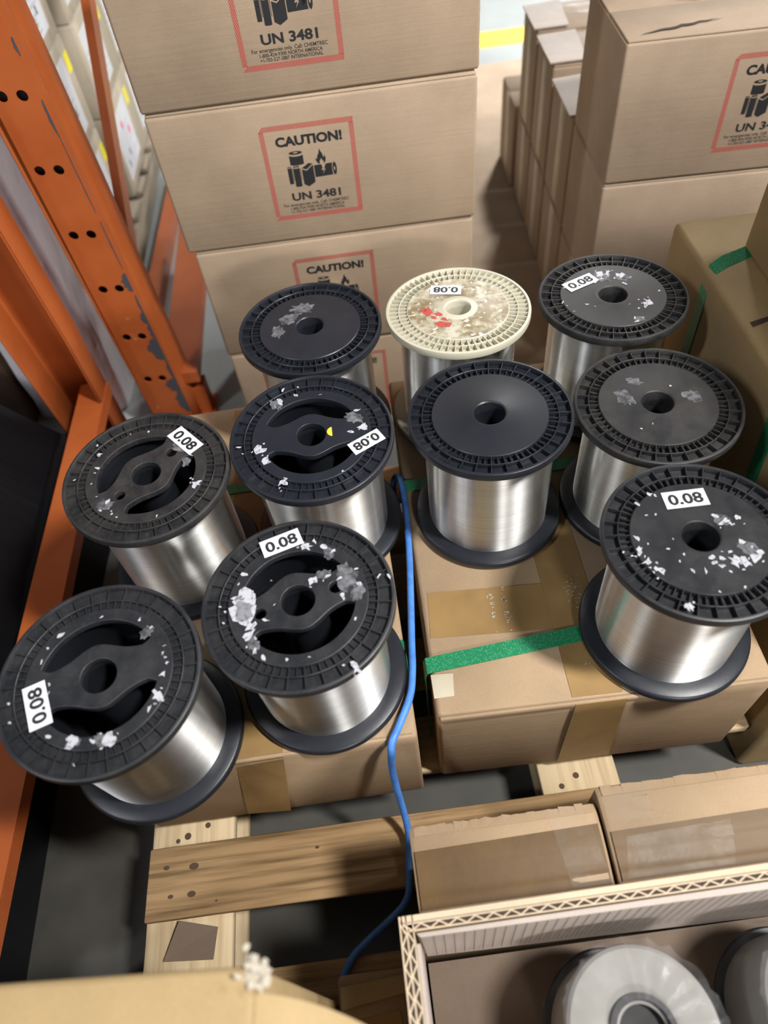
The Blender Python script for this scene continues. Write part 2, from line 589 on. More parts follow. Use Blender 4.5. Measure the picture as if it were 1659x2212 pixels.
# ------------------------------------------------------------------ caution print
def caution_meshes():
    """flat print in unit square coordinates (u right, v up), scaled to W x H, lying in the x-z plane facing -y"""
    Wd, Hd = 0.182, 0.190
    bw = 0.050
    red = MB()
    T = lambda u, v, d=0.0: (u * Wd, -0.0003 - d, v * Hd)
    n = 46
    for k in range(n):
        a, b = k / n, (k + 0.60) / n
        sh = bw
        for v0 in (0.0, 1 - bw):
            q = [(a, v0), (b, v0), (b + sh, v0 + bw), (a + sh, v0 + bw)]
            q = [(min(max(u, 0), 1), v) for u, v in q]
            red.poly([T(*p) for p in q])
        for u0 in (0.0, 1 - bw):
            q = [(u0, a), (u0 + bw, a + sh), (u0 + bw, b + sh), (u0, b)]
            q = [(u, min(max(v, bw), 1 - bw)) for u, v in q]
            red.poly([T(*p, 0.00002) for p in q])
    ink = MB()

    def txt(s, u0, u1, v0, v1, bold):
        p, fc = text_polys(s, bold)
        ink.add([T(u0 + (u1 - u0) * x, v0 + (v1 - v0) * y) for x, y in p], fc)
    txt('CAUTION!', 0.155, 0.865, 0.785, 0.885, 0.045)
    txt('UN 3481', 0.225, 0.775, 0.203, 0.292, 0.032)
    txt('For emergencies only. Call: CHEMTREC', 0.115, 0.855, 0.135, 0.178, 0.012)
    txt('1-800-424-9300 NORTH AMERICA', 0.185, 0.80, 0.103, 0.135, 0.012)
    txt('+1-703-527-3887 INTERNATIONAL', 0.185, 0.80, 0.064, 0.096, 0.012)

    def ipoly(pts, d=0.00003):
        ink.poly([T(u, 1 - v, d) for u, v in pts])

    def ell(cx, cy, rx, ry, n=24):
        return [(cx + rx * math.cos(2 * PI * k / n), cy + ry * math.sin(2 * PI * k / n)) for k in range(n)]

    def can(x0, x1, yt, yb, ry):
        cx, rx = (x0 + x1) / 2, (x1 - x0) / 2
        low = [(cx + rx * math.cos(PI * k / 12), yb + ry * 0.6 * math.sin(PI * k / 12)) for k in range(13)]
        top = [(cx - rx * math.cos(PI * k / 12), yt + ry * 1.25 + ry * math.sin(PI * k / 12)) for k in range(13)]
        ipoly(low + top)
        # cap ring with light terminal
        o_, i_ = ell(cx, yt + ry * 0.15, rx * 0.97, ry), ell(cx, yt, rx * 0.38, ry * 0.4)
        m = len(o_)
        for k in range(m):
            ipoly([o_[k], o_[(k + 1) % m], i_[(k + 1) % m], i_[k]])
    can(0.272, 0.420, 0.285, 0.405, 0.018)
    can(0.230, 0.276, 0.428, 0.605, 0.006)
    can(0.292, 0.362, 0.428, 0.640, 0.010)
    ipoly([(0.282, 0.44), (0.287, 0.44), (0.287, 0.575), (0.282, 0.575)])
    ipoly([(0.369, 0.45), (0.374, 0.45), (0.374, 0.58), (0.369, 0.58)])
    ipoly([(0.385, 0.465), (0.435, 0.485), (0.435, 0.655), (0.385, 0.625)])
    ipoly([(0.435, 0.485), (0.512, 0.43), (0.512, 0.615), (0.435, 0.655)])
    ipoly([(0.387, 0.452), (0.465, 0.408), (0.510, 0.418), (0.436, 0.472)])
    # lying battery with a crack
    ipoly([(0.522, 0.440), (0.60, 0.437), (0.612, 0.470), (0.597, 0.500), (0.625, 0.497), (0.605, 0.545), (0.645, 0.485),
           (0.628, 0.488), (0.650, 0.436), (0.722, 0.432), (0.716, 0.46), (0.714, 0.53), (0.720, 0.560), (0.522, 0.566)])
    ipoly([(0.650, 0.47), (0.672, 0.50), (0.668, 0.53), (0.700, 0.51), (0.700, 0.45), (0.66, 0.44)])
    e = ell(0.743, 0.496, 0.022, 0.068)
    i2 = ell(0.741, 0.496, 0.008, 0.022)
    for k in range(24):
        ipoly([e[k], e[(k + 1) % 24], i2[(k + 1) % 24], i2[k]])
    # flame as three tongues
    ipoly([(0.575, 0.430), (0.553, 0.395), (0.552, 0.365), (0.566, 0.378), (0.575, 0.340), (0.588, 0.325), (0.588, 0.352), (0.603, 0.385), (0.590, 0.405), (0.592, 0.425)])
    ipoly([(0.603, 0.385), (0.588, 0.352), (0.592, 0.310), (0.605, 0.270), (0.612, 0.300), (0.628, 0.325), (0.633, 0.352), (0.622, 0.395), (0.612, 0.372)])
    ipoly([(0.622, 0.395), (0.633, 0.352), (0.640, 0.370), (0.652, 0.340), (0.660, 0.375), (0.656, 0.405), (0.640, 0.428), (0.634, 0.432), (0.636, 0.410)])
    return red.mesh('hatched_border'), ink.mesh('caution_print')


RED_ME, INK_ME = caution_meshes()
RED_ME.materials.append(REDINK)
INK_ME.materials.append(INK)


def caution_print(parent, x, y, z):
    r = link('hatched_border', RED_ME, None, parent)
    r.location = (x, y, z)
    r['label'] = 'red hatched square border'
    i = link('caution_print', INK_ME, None, r)
    i['label'] = 'black caution text with battery symbols'
    return r


# ------------------------------------------------------------------ cartons
def carton(name, label, loc, size, m, rz=0.0, group=None, bev=0.006, seed=0, wob=0.0, flaps=True):
    """closed carton: body with two top flaps meeting at a centre seam; origin at base front-left corner"""
    t = thing(name, label, 'carton', loc, rz, group)
    w, d, h = size
    ft = 0.004 if flaps else 0.0
    rbox('body', (0, 0, 0), (w, d, h - ft), m, t, bev, 2, wob, seed)
    if flaps:
        g = 0.0015
        rbox('top_flap', (0.003, 0.003, h - ft - 0.0015), (w - 0.003, d / 2 - g, h), m, t, 0.0018, 1)
        rbox('top_flap', (0.003, d / 2 + g, h - ft - 0.0015), (w - 0.003, d - 0.003, h), m, t, 0.0018, 1)
    return t


STK = 'stacked battery caution cartons'
# tall stack behind the spools (bottom to top)
SX0, SW, SD, SHH = -0.333, 0.611, 0.42, 0.2855
stack_names = ['lowest caution carton of the stack, standing on the slip sheet behind the plain black spool',
               'caution carton directly behind the plain black spool, print half hidden by it',
               'caution carton with full hazard print in the stack behind the spools',
               'topmost caution carton of the stack beside the orange rack, print cut off']
z = SZ + 0.002
for i, lab in enumerate(stack_names):
    dx = (0.008, 0.004, -0.008, -0.010)[i]
    wadd = (0.0, -0.004, 0.012, 0.018)[i]
    c = carton('battery_carton', lab, (SX0 + dx, 1.42, z), (SW + wadd, SD, SHH - 0.002), CARD_BATTERY, math.radians((0.2, -0.4, -0.6, 0.0)[i]), STK, seed=i)
    caution_print(c, 0.203, 0.0, 0.048)
    z += SHH

# right-hand block of cartons
YAW = math.radians(-3.4)
gx, gy = math.sin(-YAW), math.cos(YAW)


def rpos(d, inset=0.0):
    return (0.578 + gx * d + inset * gy, 1.47 + gy * d - inset * gx)


RG = 'battery cartons on the right'
blocks = [
    (0.0, 0.305, 0, 'bottom carton under the caution carton at right, behind the spools'),
    (0.0, 0.305, 1, 'middle carton of the front right column, just below the caution carton'),
    (0.0, 0.305, 2, 'big caution carton on top at right, with a torn top flap'),
    (0.318, 0.24, 0, 'lower carton of the second column back in the right block'),
    (0.318, 0.24, 1, 'upper carton of the second column, its open top beside the tall caution carton'),
    (0.578, 0.215, 0, 'lower carton of the third column back in the right block'),
    (0.578, 0.215, 1, 'upper carton of the third column, dust and film on its pale top'),
    (0.815, 0.21, 0, 'lower carton of the fourth column back in the right block'),
    (0.815, 0.21, 1, 'upper carton of the fourth column with a glossy tape strip, near the yellow line'),
    (1.045, 0.25, 0, 'farthest lower carton of the right block, standing near the yellow floor line')]
HH = 0.2835
for d, dep, lev, lab in blocks:
    ins = 0.0 if d < 1 else -0.012
    x, y = rpos(d, ins)
    c = carton('battery_carton', lab, (x, y, SZ + 0.002 + lev * HH), (0.63, dep, HH - 0.002 + (0.02 if (lev == 1 and d > 0.5) else 0)), CARD_BATTERY2, YAW, RG, seed=int(d * 50) + lev)
    if d == 0.0 and lev == 2:
        caution_print(c, 0.218, 0.0, 0.048)
    # vertical tape strip on the left face
    h0 = HH - 0.004
    if d > 0:
        rbox('tape_strip', (-0.0006, dep * 0.34, 0.01), (0.001, dep * 0.34 + 0.055, h0), TAPE_PALE, c, 0.0003, 1)
    elif lev == 2:
        w_ = rbox('tape_strip', (-0.0006, 0.105, 0.001), (0.001, 0.16, 0.15), CLEAR_TAPE, c, 0.0003, 1)
        w_['label'] = 'crumpled clear tape'
        rn = random.Random(3)
        # torn flap edges on top
        for (px, py, qx, qy, ww) in ((0.03, 0.02, 0.20, 0.055, 0.009), (0.05, 0.23, 0.19, 0.15, 0.009)):
            k = MB()
            n = 14
            pts = []
            for j in range(n + 1):
                a = j / n
                pts.append((px + (qx - px) * a, py + (qy - py) * a + rn.uniform(-0.003, 0.003)))
            for j in range(n):
                a0, a1 = math.sin(PI * min(1, (j + 0.3) / n)), math.sin(PI * min(1, (j + 1.3) / n))
                k.poly([(pts[j][0], pts[j][1], HH + 0.0006), (pts[j + 1][0], pts[j + 1][1], HH + 0.0006),
                        (pts[j + 1][0], pts[j + 1][1] + ww * abs(a1), HH + 0.0006), (pts[j][0], pts[j][1] + ww * abs(a0), HH + 0.0006)])
            k.build('torn_edge', CORE_DARK, c)
    if lev == 1 and d in (0.318, 0.578, 0.815):
        fl = MB()
        top = HH + (0.02 if d > 0.5 else 0)
        fl.slab([(-0.008, 0.006, top + 0.002), (0.09, 0.006, top + 0.004), (0.10, dep - 0.01, top + 0.004), (-0.010, dep - 0.02, top + 0.001)], (0, 0, 1), 0.004)
        fl.build('raised_flap', CARD_LIGHT, c)
        if d > 0.5:
            rbox('film_strip', (-0.004, 0.05, top + 0.008), (0.30, dep - 0.03, top + 0.009), FILM, c, 0.0003, 1)

# ------------------------------------------------------------------ front pallet
pal = thing('wooden_pallet', 'wooden pallet with weathered front board carrying the spool cartons', 'pallet', (0, 0, FZ))
DT = 0.148   # deck top above floor
PX0, PX1 = -0.478, 0.59
deck = [(-0.08, 0.035), (0.05, 0.135), (0.222, 0.333), (0.40, 0.50), (0.56, 0.66), (0.72, 0.82), (0.88, 0.98), (1.02, 1.12)]
for i, (a, b) in enumerate(deck):
    rbox('deck_board', (PX0 + (0.0 if i == 2 else 0.012), a, DT - 0.022), (PX1, b, DT), WOOD if i in (1, 2) else PINE, pal, 0.002, 1, 0.001, i)
for i, (a, b) in enumerate(((-0.478, -0.338), (0.212, 0.345), (0.45, 0.585))):
    rbox('stringer_board', (a - 0.004, -0.085 if i < 2 else 0.45, DT - 0.044), (b, 1.12, DT - 0.0222), PINE_Y, pal, 0.002, 1)
    for y in ((-0.08, 0.49, 1.0) if i < 2 else (0.49, 1.0)):
        rbox('block', (a, y, 0.022), (b, y + 0.12, DT - 0.0442), PINE, pal, 0.002, 1)
    rbox('bottom_board', (a, -0.08 if i < 2 else 0.45, 0.0005), (b, 1.12, 0.0218), PINE_Y, pal, 0.002, 1)
k = MB()
for x, y, r in ((-0.447, 0.30, 0.0045), (-0.40, 0.297, 0.007), (-0.437, 0.255, 0.004), (-0.402, 0.255, 0.006), (-0.19, 0.30, 0.003), (-0.36, 0.24, 0.002)):
    k = MB()
    k.poly([(x + r * 1.2 * math.cos(2 * PI * j / 12), y + r * 0.8 * math.sin(2 * PI * j / 12), DT + 0.0003) for j in range(12)])
    k.build('knot', KNOT, pal)
for x, y, r in ((-0.42, 0.352, 0.006), (-0.437, 0.346, 0.004), (-0.385, 0.366, 0.005), (0.243, 0.349, 0.005), (0.272, 0.364, 0.0055)):
    k = MB()
    k.poly([(x + r * math.cos(2 * PI * j / 12), y + r * math.sin(2 * PI * j / 12), DT - 0.0219) for j in range(12)])
    k.build('knot', KNOT, pal)

bit = MB()
bit.slab([(-0.448, 0.166, DT - 0.0215), (-0.368, 0.160, DT - 0.0215), (-0.362, 0.205, DT - 0.0215), (-0.424, 0.2205, DT - 0.015)], (0, 0, 1), 0.004)
bo = bit.build('cardboard_scrap', CARD_DARK)
bo.location = (0, 0, FZ)
tag(bo, 'small torn piece of brown cardboard leaning on the pallet stringer by the front board', 'cardboard scrap')

DZ = FZ + DT          # deck height (-0.272)
# the two big cartons the spools stand on
H0 = -DZ - 0.0005
left = carton('spool_carton', 'large left kraft carton on the pallet, carrying the four spools with open hubs', (-0.468, 0.364, DZ + 0.0005), (0.471, 0.735, H0), CARD_PALLET, math.radians(0.6), None, 0.006, 2, 0.003, flaps=False)
rightc = carton('spool_carton', 'large right kraft carton on the pallet with brown tape across its top', (0.034, 0.387, DZ + 0.0005), (0.496, 0.73, H0), CARD_PALLET, math.radians(-1.1), None, 0.008, 5, 0.003, flaps=False)
top = H0


def tape(parent, q, m, name='tape_strip', t=0.0006, n=(0, 0, 1)):
    k = MB()
    k.slab(q, n, t)
    return k.build(name, m, parent)


def L(parent, pts):
    """world points -> local points of an axis-yawed thing"""
    mi = (Matrix.Translation(parent.location) @ Matrix.Rotation(parent.rotation_euler.z, 4, 'Z')).inverted()
    return [tuple(mi @ Vector(p)) for p in pts]


for c_, w_ in ((rightc, 0.496), (left, 0.471)):
    rbox('flap_fold', (0.006, -0.0014, H0 - 0.014), (w_ - 0.006, 0.004, H0 + 0.0008), CARD_PALLET, c_, 0.0009, 1)
tape(rightc, L(rightc, [(0.045, 0.518, 0), (0.29, 0.502, 0), (0.305, 0.585, 0), (0.052, 0.600, 0)]), TAPE)
tape(rightc, L(rightc, [(0.236, 0.392, 0.0004), (0.310, 0.390, 0.0004), (0.318, 1.10, 0.0004), (0.244, 1.10, 0.0004)]), TAPE)
tape(rightc, [(0.205, -0.0021, 0.012), (0.294, -0.0021, 0.02), (0.280, -0.0021, H0 - 0.002), (0.205, -0.0021, H0 - 0.002)], TAPE, n=(0, 1, 0))
tape(rightc, L(rightc, [(0.036, 0.419, 0.0004), (0.066, 0.419, 0.0004), (0.070, 0.455, 0.0004), (0.036, 0.457, 0.0004)]), TAPE_PALE)
tape(left, [(0.165, -0.0021, 0.02), (0.236, -0.0021, 0.002), (0.275, -0.0021, H0 - 0.002), (0.205, -0.0021, H0 - 0.002)], TAPE, n=(0, 1, 0))
tape(left, [(0.20, 0.004, H0), (0.275, 0.004, H0), (0.275, 0.725, H0), (0.20, 0.725, H0)], TAPE)
# light scuff marks on the brown tape
k = MB()
rn = random.Random(11)
for (cx, cy, n_, sx, sy) in ((0.283, 0.562, 44, 0.012, 0.035), (0.150, 0.56, 24, 0.005, 0.04), (0.172, 0.548, 24, 0.005, 0.04), (0.283, 0.44, 8, 0.03, 0.006)):
    for j in range(n_):
        x, y = rn.gauss(cx, sx * 0.5), rn.gauss(cy, sy * 0.5)
        a, b = rn.uniform(0.001, 0.0042), rn.uniform(0.0008, 0.0024)
        k.poly(L(rightc, [(x, y, 0.0016), (x + a, y + b * 0.4, 0.0016), (x + a * 0.7, y + b, 0.0016), (x - a * 0.3, y + b * 0.8, 0.0016)]))
k.build('dried_glue_fleck', mat('dried_glue', (0.55, 0.52, 0.47), 0.7), rightc)['kind'] = 'stuff'


def strap_thing(name, label, paths, width, ex):
    """flat band: list of centre points with the band width along ex"""
    k = MB()
    ex = Vector(ex).normalized() * width / 2
    for path in paths:
        pts = [Vector(p) for p in path]
        for a, b in zip(pts[:-1], pts[1:]):
            d = (b - a).normalized()
            n = d.cross(ex).normalized() * 0.0007
            k.hexa([a - ex - n, b - ex - n, b + ex - n, a + ex - n], [a - ex + n, b - ex + n, b + ex + n, a + ex + n])
    o = k.build(name, STRAP)
    tag(o, label, 'strap', 'green packing straps')
    return o


strap_thing('packing_strap', 'green woven strap across the front of the right spool carton',
            [[(0.0285, 0.472, -0.268), (0.0283, 0.472, -0.010), (0.032, 0.472, 0.0025), (0.27, 0.490, 0.0026), (0.529, 0.507, 0.0020), (0.5395, 0.508, -0.01), (0.5425, 0.508, -0.268)]], 0.026, (0, 1, 0))
strap_thing('packing_strap', 'green strap at the back of the right spool carton, behind the middle spools',
            [[(0.0385, 0.829, -0.268), (0.0385, 0.829, -0.010), (0.044, 0.829, 0.0020), (0.30, 0.831, 0.0020), (0.539, 0.832, 0.0018), (0.548, 0.832, -0.01), (0.5485, 0.832, -0.268)]], 0.026, (0, 1, 0))
strap_thing('packing_strap', 'green strap on the left spool carton beside the blue cable, near its front',
            [[(-0.469, 0.512, 0.0016), (-0.2, 0.513, 0.0016), (0.0, 0.514, 0.0018), (0.0038, 0.514, -0.008), (0.0042, 0.514, -0.268)]], 0.016, (0, 1, 0))
strap_thing('packing_strap', 'green strap on the left spool carton at the top end of the blue cable',
            [[(-0.474, 0.880, 0.0016), (-0.2, 0.880, 0.0016), (-0.004, 0.881, 0.0018), (-0.0002, 0.881, -0.008), (-0.0002, 0.881, -0.268)]], 0.022, (0, 1, 0))

# ------------------------------------------------------------------ spools
R, TH, HS = 0.125, 0.014, 0.2364


def flange_rim(k, n_out, n_in, rd, z0=0.0, cream=False, depth=0.0095):
    """rim, recessed web, ribs and middle ring; leaves the centre inside rd open"""
    base = z0 + TH - depth
    k.lathe([(rd - 0.004, z0), (R - 0.003, z0), (R - 0.0006, z0 + 0.001), (R, z0 + 0.003), (R, z0 + TH - 0.003), (R - 0.0006, z0 + TH - 0.0008),
             (R - 0.002, z0 + TH), (0.962 * R, z0 + TH), (0.956 * R, z0 + TH - 0.001), (0.952 * R, base), (rd + 0.001, base), (rd - 0.004, base)], 128, True, close=True)
    rm = 0.820 * R
    w = 0.0009
    k.lathe([(rm - w, base - 0.0005), (rm - w, z0 + TH - 0.0022), (rm - w * 0.3, z0 + TH - 0.0016), (rm + w * 0.3, z0 + TH - 0.0016), (rm + w, z0 + TH - 0.0022), (rm + w, base - 0.0005)], 128, True)

    def rib(a, r0, r1, zt, w):
        c, s = math.cos(a), math.sin(a)
        P = lambda r, t, zz: (r * c - t * s, r * s + t * c, zz)
        k.hexa([P(r0, -w, base - 0.0003), P(r1, -w, base - 0.0003), P(r1, w, base - 0.0003), P(r0, w, base - 0.0003)],
               [P(r0, -w * 0.7, zt), P(r1, -w * 0.7, zt), P(r1, w * 0.7, zt), P(r0, w * 0.7, zt)])
    for i in range(n_out):
        rib(2 * PI * i / n_out, rm, 0.957 * R, z0 + TH - 0.0014, w)
    for i in range(n_in):
        long_ = n_in == n_out or i % 2 == 0
        rib(2 * PI * i / n_in, rd - 0.001, rm, z0 + TH - (0.0016 if long_ else 0.0034), w)


def closed_flange(n_out, n_in, cream=False):
    k = MB()
    rd = 0.705 * R
    flange_rim(k, n_out, n_in, rd, 0.0, cream)
    rh = 0.0232 if not cream else 0.021
    lip = 0.0008 if not cream else 0.002
    k.lathe([(rd + 0.0006, 0.003), (rd, TH - 0.0012), (rd - 0.001, TH - 0.0003), (rd - 0.004, TH - 0.0003)] +
            [(rh + 0.008, TH - 0.0003), (rh + 0.006, TH - 0.0003 + lip * 0.6), (rh + 0.002, TH - 0.0003 + lip * 0.6), (rh + 0.0003, TH - 0.0012), (rh, TH - 0.003), (rh - 0.0008, -HS + 2 * TH)], 96, True)
    return k.mesh('top_flange')


def open_hub(small_holes):
    rd = 0.715 * R
    ro = 0.60 * R
    lo = [circle(rd, 96)]
    for sgn in (1, -1):
        a0 = math.asin(0.235 / 0.60)
        arc = [(ro * math.cos(a0 + (PI - 2 * a0) * j / 40), ro * math.sin(a0 + (PI - 2 * a0) * j / 40)) for j in range(41)]
        inner = []
        for j in range(1, 32):
            u = -0.49 + 0.98 * j / 32
            inner.append((u * R, (0.175 + 0.150 * math.exp(-(u / 0.245) ** 2)) * R))
        p = chaikin(arc + inner, 2)
        lo.append([(x, sgn * y) for x, y in p])
    lo.append(circle(0.0232, 56))
    if small_holes:
        lo.append(circle(0.0088, 32, -0.0500, 0.0))
        lo.append(circle(0.0095, 32, 0.0505, 0.0))
    me = curve_plate('hub_plate', lo, 0.0105, 0.0011)
    return me


def open_rim():
    k = MB()
    rd = 0.705 * R
    flange_rim(k, 32, 64, rd, depth=0.0075)
    return k.mesh('top_flange')


def core_mesh():
    """hollow drum seen through the hub openings"""
    k = MB()
    b = TH + 0.004
    k.lathe([(0.640 * R, HS - 0.003), (0.632 * R, b), (0.30 * R, b + 0.002), (0.262 * R, b + 0.004), (0.255 * R, HS - 0.009), (0.19 * R, HS - 0.009), (0.185 * R, 0.002)], 72, True)
    for a in range(6):
        c, s = math.cos(a * PI / 3 + 0.4), math.sin(a * PI / 3 + 0.4)
        P = lambda r, t, zz: (r * c - t * s, r * s + t * c, zz)
        k.hexa([P(0.25 * R, -0.001, b), P(0.63 * R, -0.001, b), P(0.63 * R, 0.001, b), P(0.25 * R, 0.001, b)],
               [P(0.25 * R, -0.001, b + 0.03), P(0.63 * R, -0.001, b + 0.012), P(0.63 * R, 0.001, b + 0.012), P(0.25 * R, 0.001, b + 0.03)])
    return k.mesh('core_drum')


def wire_mesh():
    k = MB()
    rw = 0.805 * R
    prof = [(0.60 * R, TH - 0.001)]
    n = 40
    rn = random.Random(5)
    for i in range(n + 1):
        prof.append((rw + rn.uniform(-0.00012, 0.00012) + 0.0006 * math.sin(PI * i / n), TH - 0.001 + (HS - 2 * TH + 0.002) * i / n))
    prof.append((0.66 * R, HS - TH + 0.001))
    k.lathe(prof, 160, True)
    return k.mesh('wire_winding')


def bottom_mesh():
    k = MB()
    k.lathe([(0.19 * R, 0.001), (0.90 * R, 0.0), (R - 0.0025, 0.0), (R - 0.0006, 0.001), (R, 0.003), (R, TH - 0.005), (R - 0.001, TH - 0.002), (R - 0.004, TH), (0.80 * R, TH + 0.0006), (0.60 * R, TH + 0.0006)], 128, True)
    return k.mesh('bottom_flange')


ME_F32, ME_F60 = closed_flange(32, 64), closed_flange(60, 60, True)
ME_OPEN, ME_HUB, ME_HUB2 = open_rim(), open_hub(False), open_hub(True)
ME_CORE, ME_WIRE, ME_BOT = core_mesh(), wire_mesh(), bottom_mesh()
DIG_V, DIG_F = text_polys('0.08', 0.030)

SCR = {'D': [(-0.081, 0.07, 's'), (-0.075, 0.05, 'm'), (-0.031, 0.084, 's'), (-0.003, 0.085, 's'), (-0.076, 0.023, 'm'), (-0.078, 0.014, 's'), (-0.052, -0.045, 'm'), (0.077, -0.034, 'L'), (-0.107, 0.005, 's'), (-0.080, -0.007, 's'), (0.066, 0.025, 'm'), (-0.043, -0.069, 's'), (-0.069, -0.033, 's'), (-0.044, -0.064, 's'), (0.023, -0.083, 's'), (-0.06, -0.06, 's'), (-0.035, -0.076, 's')],
       'E': [(-0.04, 0.098, 'm'), (-0.046, 0.076, 'L'), (-0.02, 0.084, 'm'), (-0.016, 0.101, 's'), (0.019, 0.079, 's'), (-0.078, -0.017, 'L'), (-0.071, -0.039, 'L'), (-0.109, -0.007, 'm'), (-0.104, -0.021, 's'), (-0.047, -0.083, 'L'), (-0.041, -0.085, 'm'), (0.073, 0.036, 'm'), (0.079, 0.002, 'L'), (0.06, -0.006, 'm'), (0.042, -0.078, 's')],
       'H': [(-0.055, 0.061, 'm'), (-0.068, 0.045, 's'), (-0.073, 0.028, 'm'), (-0.005, 0.079, 's'), (0.045, 0.068, 'm'), (0.077, 0.018, 's'), (0.080, 0.012, 's'), (0.079, -0.009, 'm'), (0.074, -0.035, 'L'), (0.066, -0.050, 'm'), (-0.059, -0.003, 's'), (-0.058, -0.014, 's'), (-0.050, -0.068, 'm'), (-0.023, -0.078, 'L'), (0.023, -0.081, 'L'), (0.002, -0.080, 'm'), (-0.105, -0.022, 's'), (-0.099, -0.045, 's'), (-0.016, -0.104, 's'), (0.083, 0.005, 's'), (0.060, 0.055, 's'), (0.079, 0.028, 's')],
       'I': [(-0.066, -0.010, 'X'), (-0.066, 0.012, 'X'), (-0.073, -0.004, 'X'), (-0.060, -0.028, 'L'), (-0.076, 0.014, 'L'), (-0.062, -0.040, 'L'), (0.015, 0.079, 'L'), (0.022, 0.027, 'L'), (0.040, 0.029, 'm'), (0.056, 0.023, 'm'), (0.058, -0.004, 'm'), (0.078, 0.034, 'm'), (0.079, 0.012, 'm'), (0.071, -0.037, 'm'), (0.050, 0.066, 'm'), (0.038, 0.075, 'm'), (-0.042, -0.022, 'm'), (-0.030, -0.002, 's'), (-0.055, -0.063, 'm'), (-0.045, -0.072, 'm'), (-0.068, 0.049, 'm'), (-0.076, 0.036, 's'), (0.105, 0.017, 'm'), (0.119, 0.015, 'm'), (-0.017, -0.080, 's'), (0.011, -0.080, 's'), (0.066, -0.103, 'L'), (0.026, 0.086, 'm')],
       'J': [(-0.06, 0.063, 'm'), (-0.04, 0.077, 'm'), (-0.034, 0.074, 's'), (-0.056, 0.044, 's'), (-0.044, 0.043, 's'), (-0.08, 0.011, 'm'), (-0.082, -0.009, 'L'), (-0.078, -0.026, 'L'), (-0.070, -0.040, 'L'), (0.029, 0.027, 'm'), (0.037, 0.017, 'L'), (0.056, 0.02, 'm'), (0.06, 0.009, 's'), (0.0, -0.033, 'm'), (0.026, -0.03, 'm'), (0.044, -0.018, 'm'), (0.0, -0.043, 'm'), (0.012, -0.038, 'm'), (0.008, -0.048, 'm'), (0.026, -0.044, 'L'), (0.036, -0.047, 'L'), (0.052, -0.045, 'L'), (0.061, -0.036, 'm'), (-0.028, -0.049, 'm'), (-0.014, -0.052, 'm'), (-0.04, -0.033, 's'), (-0.031, -0.024, 's'), (-0.047, -0.012, 's'), (-0.036, 0.001, 's'), (-0.052, -0.096, 'L'), (0.022, -0.082, 's'), (0.054, -0.027, 's'), (-0.009, -0.083, 's')],
       'C': [(-0.066, 0.038, 'L'), (-0.005, 0.060, 'L'), (0.009, 0.063, 'L'), (0.029, 0.051, 'L'), (0.028, 0.025, 'm'), (-0.019, 0.040, 'm'), (-0.005, 0.048, 'm'), (-0.05, -0.018, 'm'), (-0.088, -0.005, 'm'), (-0.083, -0.014, 's'), (-0.039, -0.027, 's'), (0.043, -0.039, 'L'), (0.036, -0.024, 's'), (0.077, -0.008, 's'), (0.014, -0.071, 'm'), (0.015, -0.080, 'm'), (0.027, -0.074, 's'), (-0.076, -0.032, 's'), (0.018, -0.033, 's'), (0.050, -0.035, 'L')],
       'B': [(0.046, 0.009, 'm'), (0.033, -0.037, 'm'), (0.02, -0.032, 's'), (0.081, 0.019, 's'), (0.045, 0.06, 's'), (0.06, 0.03, 's')],
       'G': [(-0.041, -0.048, 's'), (-0.022, -0.042, 's'), (0.03, 0.03, 's')]}
SMR = {'D': [(0.050, 0.045, 0.014), (-0.055, -0.05, 0.014), (0.06, 0.012, 0.009)], 'E': [(-0.052, 0.070, 0.012), (0.066, 0.022, 0.014)],
       'I': [(0.065, 0.024, 0.019), (0.076, 0.0, 0.013), (0.036, 0.033, 0.010), (0.045, 0.064, 0.010), (-0.058, -0.052, 0.010)],
       'H': [(0.055, 0.050, 0.010), (-0.020, -0.077, 0.009), (0.010, -0.080, 0.008)],
       'J': [(0.036, 0.020, 0.012), (0.05, -0.03, 0.014)], 'C': [(-0.003, 0.055, 0.018), (0.03, 0.045, 0.014), (0.02, -0.075, 0.010)],
       'G': [(-0.045, 0.02, 0.018), (0.055, 0.0, 0.016), (-0.02, 0.05, 0.012)], 'A': [(-0.035, 0.025, 0.018), (-0.055, -0.005, 0.016), (-0.01, 0.05, 0.02)]}


def blob(k, rn, x, y, r, z, n=11, jag=0.5, stretch=None):
    a0 = rn.uniform(0, 6.28)
    st = rn.uniform(0.35, 0.9) if stretch is None else stretch
    pts = []
    for j in range(n):
        a = 2 * PI * j / n
        q = r * (1 - jag + 2 * jag * rn.random())
        u, v = q * math.cos(a), q * st * math.sin(a)
        pts.append((x + u * math.cos(a0) - v * math.sin(a0), y + u * math.sin(a0) + v * math.cos(a0)))
    k.prism([(p[0], p[1], z) for p in pts], (0, 0, 0.0003))


